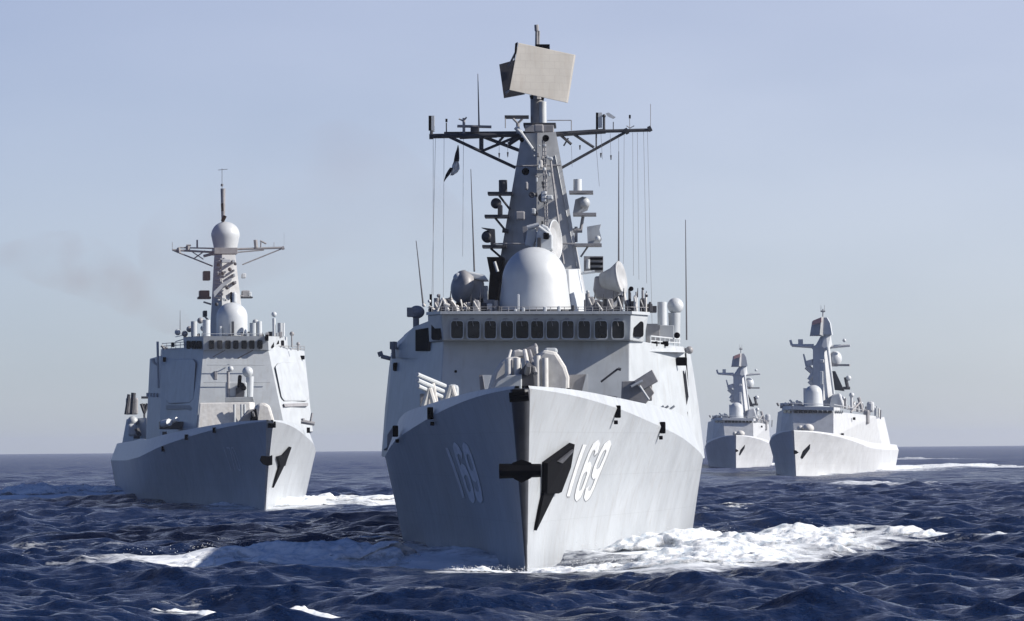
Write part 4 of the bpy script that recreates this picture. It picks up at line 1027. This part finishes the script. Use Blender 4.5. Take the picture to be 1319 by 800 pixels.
def ridge_field(x, y):
    """broad swell under each breaking crest and the thin foam trailing behind it"""
    h = np.zeros_like(x); fo = np.zeros_like(x)
    for pts, w, ht, dens in RIDGES:
        P_ = np.array(pts); lo = P_.min(0) - w * 5; hi = P_.max(0) + w * 5
        sel = (x > lo[0]) & (x < hi[0]) & (y > lo[1]) & (y < hi[1])
        if not sel.any(): continue
        xs = x[sel]; ys = y[sel]; d2 = np.full(xs.shape, 1e9)
        for i in range(len(P_) - 1):
            a, b_ = P_[i], P_[i + 1]; ab = b_ - a; L2 = (ab ** 2).sum()
            t = np.clip(((xs - a[0]) * ab[0] + (ys - a[1]) * ab[1]) / L2, 0, 1)
            d2 = np.minimum(d2, (xs - a[0] - t * ab[0]) ** 2 + (ys - a[1] - t * ab[1]) ** 2)
        e = np.exp(-d2 / (w * w)); h[sel] = np.maximum(h[sel], ht * .38 * e); fo[sel] = np.maximum(fo[sel], dens * .8 * np.exp(-d2 / (2.6 * w * w)))
    return h, fo

def sea_z(x, y, cut):
    z, dx, dy = sea_h(x, y, cut)
    h, fo = ridge_field(x, y)
    # calmer, flatter water right along a hull keeps its waterline clean
    for ex, ey, rx, ry in ((0.6, 176, 9, 14), (-23, 362, 16, 22), (52, 708, 20, 60), (57.5, 1000, 25, 80)):
        c = np.exp(-((x - ex) / rx) ** 2 - ((y - ey) / ry) ** 2); z = z * (1 - .75 * c) - .18 * c; h = h * (1 - .5 * c)
    return z * (1 - .35 * np.clip(h * 2, 0, 1)) + h, dx, dy, fo

radii = [2.0, 15.0, 40.0, 70.0, 95.0]; r_ = 112.0
while r_ < 9000:
    radii.append(r_); r_ += max(.20, .0011 * r_) if r_ < 520 else .0045 * r_
radii.append(9000.0)
ang = list(np.arange(-9.2, 9.2001, .075)); a_ = 9.2; st = .12
while a_ < 176:
    a_ += st; st *= 1.25; ang.append(a_); ang.insert(0, -a_)
ang = np.radians(np.array(ang)); radii = np.array(radii)
RR, AA = np.meshgrid(radii, ang, indexing='ij')
X = RR * np.sin(AA); Y = RR * np.cos(AA)
cell = np.maximum(.0013 * RR, np.gradient(radii)[:, None] * .9 + 0 * RR) + np.maximum(0, np.abs(AA) - .17) * RR * .2
Z, DX, DY, FO = sea_z(X, Y, cell)
FO = FO + np.clip((Z - .50) * 1.2, 0, .35) * (fbm(X * .07, Y * .07, 3) > .52)
# thin foam sheets drifting in the wakes
strk = fbm(X * .045, Y * .16, 4)
FO = np.maximum(FO, np.clip((strk - .66) * 3.0, 0, .40))
n1_, n2_ = RR.shape
co = np.stack([X + DX, Y + DY, Z], -1).reshape(-1, 3)
idx = np.arange(n1_ * n2_).reshape(n1_, n2_)
q = np.stack([idx[:-1, :-1], idx[:-1, 1:], idx[1:, 1:], idx[1:, :-1]], -1).reshape(-1, 4)
# close the ring behind the camera and the centre
q2 = np.stack([idx[:-1, -1], idx[:-1, 0], idx[1:, 0], idx[1:, -1]], -1)
q = np.concatenate([q, q2])
me = bpy.data.meshes.new('sea')
me.vertices.add(len(co)); me.vertices.foreach_set('co', co.astype(np.float32).ravel())
me.loops.add(q.size); me.loops.foreach_set('vertex_index', q.ravel().astype(np.int32))
me.polygons.add(len(q)); me.polygons.foreach_set('loop_start', (np.arange(len(q)) * 4).astype(np.int32))
me.polygons.foreach_set('loop_total', np.full(len(q), 4, dtype=np.int32))
me.update(); me.shade_smooth()
at = me.attributes.new('foam', 'FLOAT', 'POINT'); at.data.foreach_set('value', FO.ravel().astype(np.float32))
at = me.attributes.new('chop', 'FLOAT', 'POINT'); at.data.foreach_set('value', np.clip((RR - 250) / 900, 0, 1).ravel().astype(np.float32))
sea = bpy.data.objects.new('sea', me); COL.objects.link(sea); sea['kind'] = 'structure'
if me.polygons[len(q) // 2].normal.z < 0:
    me.flip_normals()

m, nt, b = new_mat('sea_water')
tc = nt.nodes.new('ShaderNodeTexCoord')
b.inputs['Base Color'].default_value = (.004, .012, .042, 1)
b.inputs['Roughness'].default_value = .10
b.inputs['IOR'].default_value = 1.333
nb = []
for sc_, dist, det in ((.13, .45, 4), (.55, .22, 5), (2.8, .085, 7)):
    mp = nt.nodes.new('ShaderNodeMapping'); mp.inputs['Scale'].default_value = (sc_ * .8, sc_ * 1.15, sc_)
    mp.inputs['Rotation'].default_value = (0, 0, .4)
    n = nt.nodes.new('ShaderNodeTexNoise'); n.inputs['Scale'].default_value = 1; n.inputs['Detail'].default_value = det
    n.inputs['Roughness'].default_value = .62; n.inputs['Distortion'].default_value = .3
    nt.links.new(tc.outputs['Object'], mp.inputs[0]); nt.links.new(mp.outputs[0], n.inputs['Vector'])
    bp = nt.nodes.new('ShaderNodeBump'); bp.inputs['Strength'].default_value = 1; bp.inputs['Distance'].default_value = dist * 1.7
    nt.links.new(n.outputs[0], bp.inputs['Height'])
    if nb: nt.links.new(nb[-1].outputs[0], bp.inputs['Normal'])
    nb.append(bp)
# far out the mesh no longer carries the chop, so the surface normal does
ch = nt.nodes.new('ShaderNodeAttribute'); ch.attribute_name = 'chop'
cn = nt.nodes.new('ShaderNodeTexNoise'); cn.inputs['Scale'].default_value = .32; cn.inputs['Detail'].default_value = 5; cn.inputs['Roughness'].default_value = .6
nt.links.new(tc.outputs['Object'], cn.inputs['Vector'])
cm = nt.nodes.new('ShaderNodeMath'); cm.operation = 'MULTIPLY'; nt.links.new(cn.outputs[0], cm.inputs[0]); nt.links.new(ch.outputs['Fac'], cm.inputs[1])
bp = nt.nodes.new('ShaderNodeBump'); bp.inputs['Strength'].default_value = 1; bp.inputs['Distance'].default_value = 3.2
nt.links.new(cm.outputs[0], bp.inputs['Height']); nt.links.new(nb[-1].outputs[0], bp.inputs['Normal'])
nt.links.new(bp.outputs[0], b.inputs['Normal'])
# foam
fa = nt.nodes.new('ShaderNodeAttribute'); fa.attribute_name = 'foam'
fn = nt.nodes.new('ShaderNodeTexNoise'); fn.inputs['Scale'].default_value = 1.6; fn.inputs['Detail'].default_value = 8
fn.inputs['Roughness'].default_value = .7
mp = nt.nodes.new('ShaderNodeMapping'); mp.inputs['Scale'].default_value = (.6, 1.2, 1)
nt.links.new(tc.outputs['Object'], mp.inputs[0]); nt.links.new(mp.outputs[0], fn.inputs['Vector'])
ad = nt.nodes.new('ShaderNodeMath'); ad.operation = 'ADD'
nt.links.new(fa.outputs['Fac'], ad.inputs[0]); nt.links.new(fn.outputs[0], ad.inputs[1])
rm = nt.nodes.new('ShaderNodeMapRange'); rm.inputs[1].default_value = .88; rm.inputs[2].default_value = 1.25
nt.links.new(ad.outputs[0], rm.inputs[0])
fb = nt.nodes.new('ShaderNodeBsdfDiffuse'); fb.inputs[0].default_value = (.72, .76, .80, 1)
# unresolved far chop: facing slopes show the water's own colour instead of the sky
fd = nt.nodes.new('ShaderNodeBsdfDiffuse'); fd.inputs[0].default_value = (.035, .05, .12, 1)
fm_ = nt.nodes.new('ShaderNodeMath'); fm_.operation = 'MULTIPLY'; fm_.inputs[1].default_value = .62; nt.links.new(ch.outputs['Fac'], fm_.inputs[0])
mf = nt.nodes.new('ShaderNodeMixShader'); nt.links.new(fm_.outputs[0], mf.inputs[0]); nt.links.new(b.outputs[0], mf.inputs[1]); nt.links.new(fd.outputs[0], mf.inputs[2])
mx = nt.nodes.new('ShaderNodeMixShader')
nt.links.new(rm.outputs[0], mx.inputs[0]); nt.links.new(mf.outputs[0], mx.inputs[1]); nt.links.new(fb.outputs[0], mx.inputs[2])
nt.links.new(mx.outputs[0], nt.nodes['Material Output'].inputs[0])
me.materials.append(m)

# breaking foam: lumpy raised sheets sitting on the sea along every ridge
fm, nt, b = new_mat('foam_white')
b.inputs['Base Color'].default_value = (.86, .88, .90, 1); b.inputs['Roughness'].default_value = .9
b.inputs['Specular IOR Level'].default_value = .1
tc = nt.nodes.new('ShaderNodeTexCoord'); n = nt.nodes.new('ShaderNodeTexNoise'); n.inputs['Scale'].default_value = 2.5; n.inputs['Detail'].default_value = 6
nt.links.new(tc.outputs['Object'], n.inputs['Vector'])
rp_ = nt.nodes.new('ShaderNodeValToRGB'); rp_.color_ramp.elements[0].color = (.42, .50, .58, 1); rp_.color_ramp.elements[0].position = .3
rp_.color_ramp.elements[1].color = (.74, .76, .78, 1); rp_.color_ramp.elements[1].position = .55
nt.links.new(n.outputs[0], rp_.inputs[0]); nt.links.new(rp_.outputs[0], b.inputs['Base Color'])
bp = nt.nodes.new('ShaderNodeBump'); bp.inputs['Distance'].default_value = .12; bp.inputs['Strength'].default_value = .8
nt.links.new(n.outputs[0], bp.inputs['Height']); nt.links.new(bp.outputs[0], b.inputs['Normal'])
ca = nt.nodes.new('ShaderNodeAttribute'); ca.attribute_name = 'cover'
n9 = nt.nodes.new('ShaderNodeTexNoise'); n9.inputs['Scale'].default_value = 4.0; n9.inputs['Detail'].default_value = 7; n9.inputs['Roughness'].default_value = .75
nt.links.new(tc.outputs['Object'], n9.inputs['Vector'])
s9 = nt.nodes.new('ShaderNodeMath'); s9.operation = 'MULTIPLY_ADD'; s9.inputs[1].default_value = 1.5
nt.links.new(ca.outputs['Fac'], s9.inputs[0]); nt.links.new(n9.outputs[0], s9.inputs[2])
r9 = nt.nodes.new('ShaderNodeMapRange'); r9.inputs[1].default_value = .50; r9.inputs[2].default_value = .98
nt.links.new(s9.outputs[0], r9.inputs[0])
tr = nt.nodes.new('ShaderNodeBsdfTransparent'); mx = nt.nodes.new('ShaderNodeMixShader')
nt.links.new(r9.outputs[0], mx.inputs[0]); nt.links.new(tr.outputs[0], mx.inputs[1]); nt.links.new(b.outputs[0], mx.inputs[2])
nt.links.new(mx.outputs[0], nt.nodes['Material Output'].inputs[0])
V = []; Fc = []; EDGE = []; nv = 0
for ri, (pts, w, ht, dens) in enumerate(RIDGES):
    P_ = np.array(pts); seg = np.sqrt(((P_[1:] - P_[:-1]) ** 2).sum(1)); L_ = seg.sum(); cum = np.concatenate([[0], np.cumsum(seg)])
    dist = np.hypot(*P_.mean(0)); st = max(.10, dist * .0006)
    nu = max(6, int(L_ / st)); nw = max(6, int(3.0 * w / st))
    u = np.linspace(0, L_, nu); cx = np.interp(u, cum, P_[:, 0]); cy = np.interp(u, cum, P_[:, 1])
    # wander sideways so the crest line is not a drawn curve
    tx = np.gradient(cx); ty = np.gradient(cy); tl = np.hypot(tx, ty); nx = -ty / tl; ny = tx / tl
    wob = (fbm(u / (w * 2.5), u * 0 + ri * 9.1, 3) - .5) * w * .9
    cx = cx + nx * wob; cy = cy + ny * wob
    vv = np.linspace(-1.5, 1.5, nw) * w
    XX = cx[:, None] + nx[:, None] * vv; YY = cy[:, None] + ny[:, None] * vv
    Rr = np.hypot(XX, YY); cut = np.maximum(.0013 * Rr, np.where(Rr < 520, np.maximum(.2, .0011 * Rr), .0045 * Rr) * .9)
    z, dx, dy, fo = sea_z(XX, YY, cut)
    end = np.clip(np.minimum(u, L_ - u) / (w * 1.1 + .01), 0, 1)[:, None] ** .7
    prof = np.exp(-(vv / w) ** 2 * 1.4)[None, :] * (.25 + .75 * end)
    big = fbm(XX / (w * .55) + ri, YY / (w * .55), 3); fine = fbm(XX * 1.1 + 3, YY * 1.1, 5); spk = fbm(XX * 3.1, YY * 3.1 + 7, 3)
    mask = prof * dens * 1.15 + (big - .5) * .9 + (fine - .5) * .9 - .36
    lump = np.clip(mask, 0, 1)
    rid = 1 - np.abs(2 * fine - 1)
    zz = z + .02 + np.minimum(lump * 1.6, 1) * ht * (.05 + .75 * big * big + .20 * (rid - .3) + .14 * (spk - .5))
    keep = mask > 0
    id_ = nv + np.arange(nu * nw).reshape(nu, nw)
    kq = keep[:-1, :-1] & keep[1:, :-1] & keep[:-1, 1:] & keep[1:, 1:]
    Q = np.stack([id_[:-1, :-1], id_[1:, :-1], id_[1:, 1:], id_[:-1, 1:]], -1)[kq]
    zz = np.where(keep, zz, z - .05)
    EDGE.append(lump.reshape(-1)); V.append(np.stack([XX + dx, YY + dy, zz], -1).reshape(-1, 3)); Fc.append(Q); nv += nu * nw
# spray thrown up along the strongest crests: droplets a few centimetres across
for ri, n_, hh in ((0, 300, .4), (1, 1400, .6), (3, 900, .6), (5, 250, .3), (6, 500, .35)):
    pts, w, ht, dens = RIDGES[ri]; P_ = np.array(pts); seg = np.sqrt(((P_[1:] - P_[:-1]) ** 2).sum(1)); cum = np.concatenate([[0], np.cumsum(seg)])
    u = rng.rand(n_) * cum[-1]; clump = fbm(u / w * 1.7 + ri, u * 0, 3)
    cx = np.interp(u, cum, P_[:, 0]) + rng.normal(0, w * .55, n_); cy = np.interp(u, cum, P_[:, 1]) + rng.normal(0, w * .55, n_)
    z0 = sea_z(cx, cy, np.full(n_, .3))[0] + ht * .35 + np.abs(rng.normal(0, hh * .35, n_)) * np.clip((clump - .35) * 4, .1, 1.4)
    r_ = rng.uniform(.010, .030, n_)
    T = np.array([(1, 1, 1), (1, -1, -1), (-1, 1, -1), (-1, -1, 1)]) / 1.7
    vs = np.stack([cx, cy, z0], -1)[:, None, :] + T[None] * r_[:, None, None]
    base = nv + np.arange(n_)[:, None] * 4
    Fc.append(np.concatenate([base + np.array([[0, 1, 2, 3]]), base + np.array([[0, 2, 1, 3]])])); V.append(vs.reshape(-1, 3)); EDGE.append(np.ones(n_ * 4)); nv += n_ * 4
V = np.concatenate(V); Q = np.concatenate(Fc)
used = np.unique(Q); remap = np.full(len(V), -1); remap[used] = np.arange(len(used)); V = V[used]; Q = remap[Q]; EDGE = np.concatenate(EDGE)[used]
me = bpy.data.meshes.new('sea_foam')
me.vertices.add(len(V)); me.vertices.foreach_set('co', V.astype(np.float32).ravel())
me.loops.add(Q.size); me.loops.foreach_set('vertex_index', Q.ravel().astype(np.int32))
me.polygons.add(len(Q)); me.polygons.foreach_set('loop_start', (np.arange(len(Q)) * 4).astype(np.int32))
me.polygons.foreach_set('loop_total', np.full(len(Q), 4, dtype=np.int32))
me.update(); me.shade_smooth(); me.materials.append(fm)
at = me.attributes.new('cover', 'FLOAT', 'POINT'); at.data.foreach_set('value', EDGE.astype(np.float32))
foam = bpy.data.objects.new('sea_foam', me); COL.objects.link(foam)
tag(foam, 'white breaking foam of bow waves, wakes and crests on the dark blue sea', 'foam', kind='stuff')

# ------------------------------------------------------------------ haze
hz = MB().box((0, 0, 17.5), (19000, 19000, 39)).build('haze', M['grey'])
hz.data.materials.clear()
hm = bpy.data.materials.new('haze_air'); hm.use_nodes = True; nt = hm.node_tree
nt.nodes.remove(nt.nodes['Principled BSDF'])
pv = nt.nodes.new('ShaderNodeVolumePrincipled'); pv.inputs['Color'].default_value = (.72, .80, 1.0, 1)
pv.inputs['Density'].default_value = .00007; pv.inputs['Anisotropy'].default_value = .2
nt.links.new(pv.outputs[0], nt.nodes['Material Output'].inputs['Volume'])
hz.data.materials.append(hm); hz['kind'] = 'stuff'

# ------------------------------------------------------------------ funnel smoke behind the left destroyer
sm = bpy.data.materials.new('funnel_smoke_gas'); sm.use_nodes = True; nt = sm.node_tree
nt.nodes.remove(nt.nodes['Principled BSDF'])
pv = nt.nodes.new('ShaderNodeVolumePrincipled'); pv.inputs['Color'].default_value = (.46, .30, .26, 1)
tc = nt.nodes.new('ShaderNodeTexCoord'); n = nt.nodes.new('ShaderNodeTexNoise'); n.inputs['Scale'].default_value = .16; n.inputs['Detail'].default_value = 4
nt.links.new(tc.outputs['Object'], n.inputs['Vector'])
rr_ = nt.nodes.new('ShaderNodeMapRange'); rr_.inputs[1].default_value = .42; rr_.inputs[2].default_value = .72; rr_.inputs[3].default_value = 0; rr_.inputs[4].default_value = .035
nt.links.new(n.outputs[0], rr_.inputs[0]); nt.links.new(rr_.outputs[0], pv.inputs['Density'])
nt.links.new(pv.outputs[0], nt.nodes['Material Output'].inputs['Volume'])
def plume(path, density, label):
    smk = [[c + Vector((0, math.cos(R(k)) * r_, math.sin(R(k)) * r_ * .8)) for k in range(0, 360, 30)] for c, r_ in path]
    mt = sm
    if density != 1:
        mt = sm.copy(); mt.node_tree.nodes['Map Range'].inputs[4].default_value *= density
        mt.node_tree.nodes['Noise Texture'].inputs['Scale'].default_value = .09
    so = MB().loft(smk).build('funnel_smoke', mt, smooth=True)
    tag(so, label, 'smoke', kind='stuff')
plume([(left.m @ left.K(x, y, a), r_) for x, y, a, r_ in ((258, 436, 92, .9), (248, 428, 94, 1.8), (232, 414, 97, 2.6), (212, 402, 99, 3.4), (188, 386, 102, 4.2), (164, 370, 106, 4.8), (135, 352, 112, 5.2), (100, 340, 120, 5.4), (55, 334, 128, 4.6), (0, 330, 134, 2.0))], 1,
      'thin brownish smoke drifting left from behind the mast of the left destroyer')
plume([(lead.m @ lead.K(x, y, a), r_) for x, y, a, r_ in ((655, 350, 96, 1.0), (620, 325, 98, 2.5), (570, 290, 100, 4.2), (510, 250, 104, 5.5), (440, 240, 108, 6.5), (360, 265, 112, 7.0), (270, 300, 118, 7.0), (180, 330, 124, 3.0))], .55,
      'faint brown smoke haze drifting left from behind the mast of the lead destroyer')
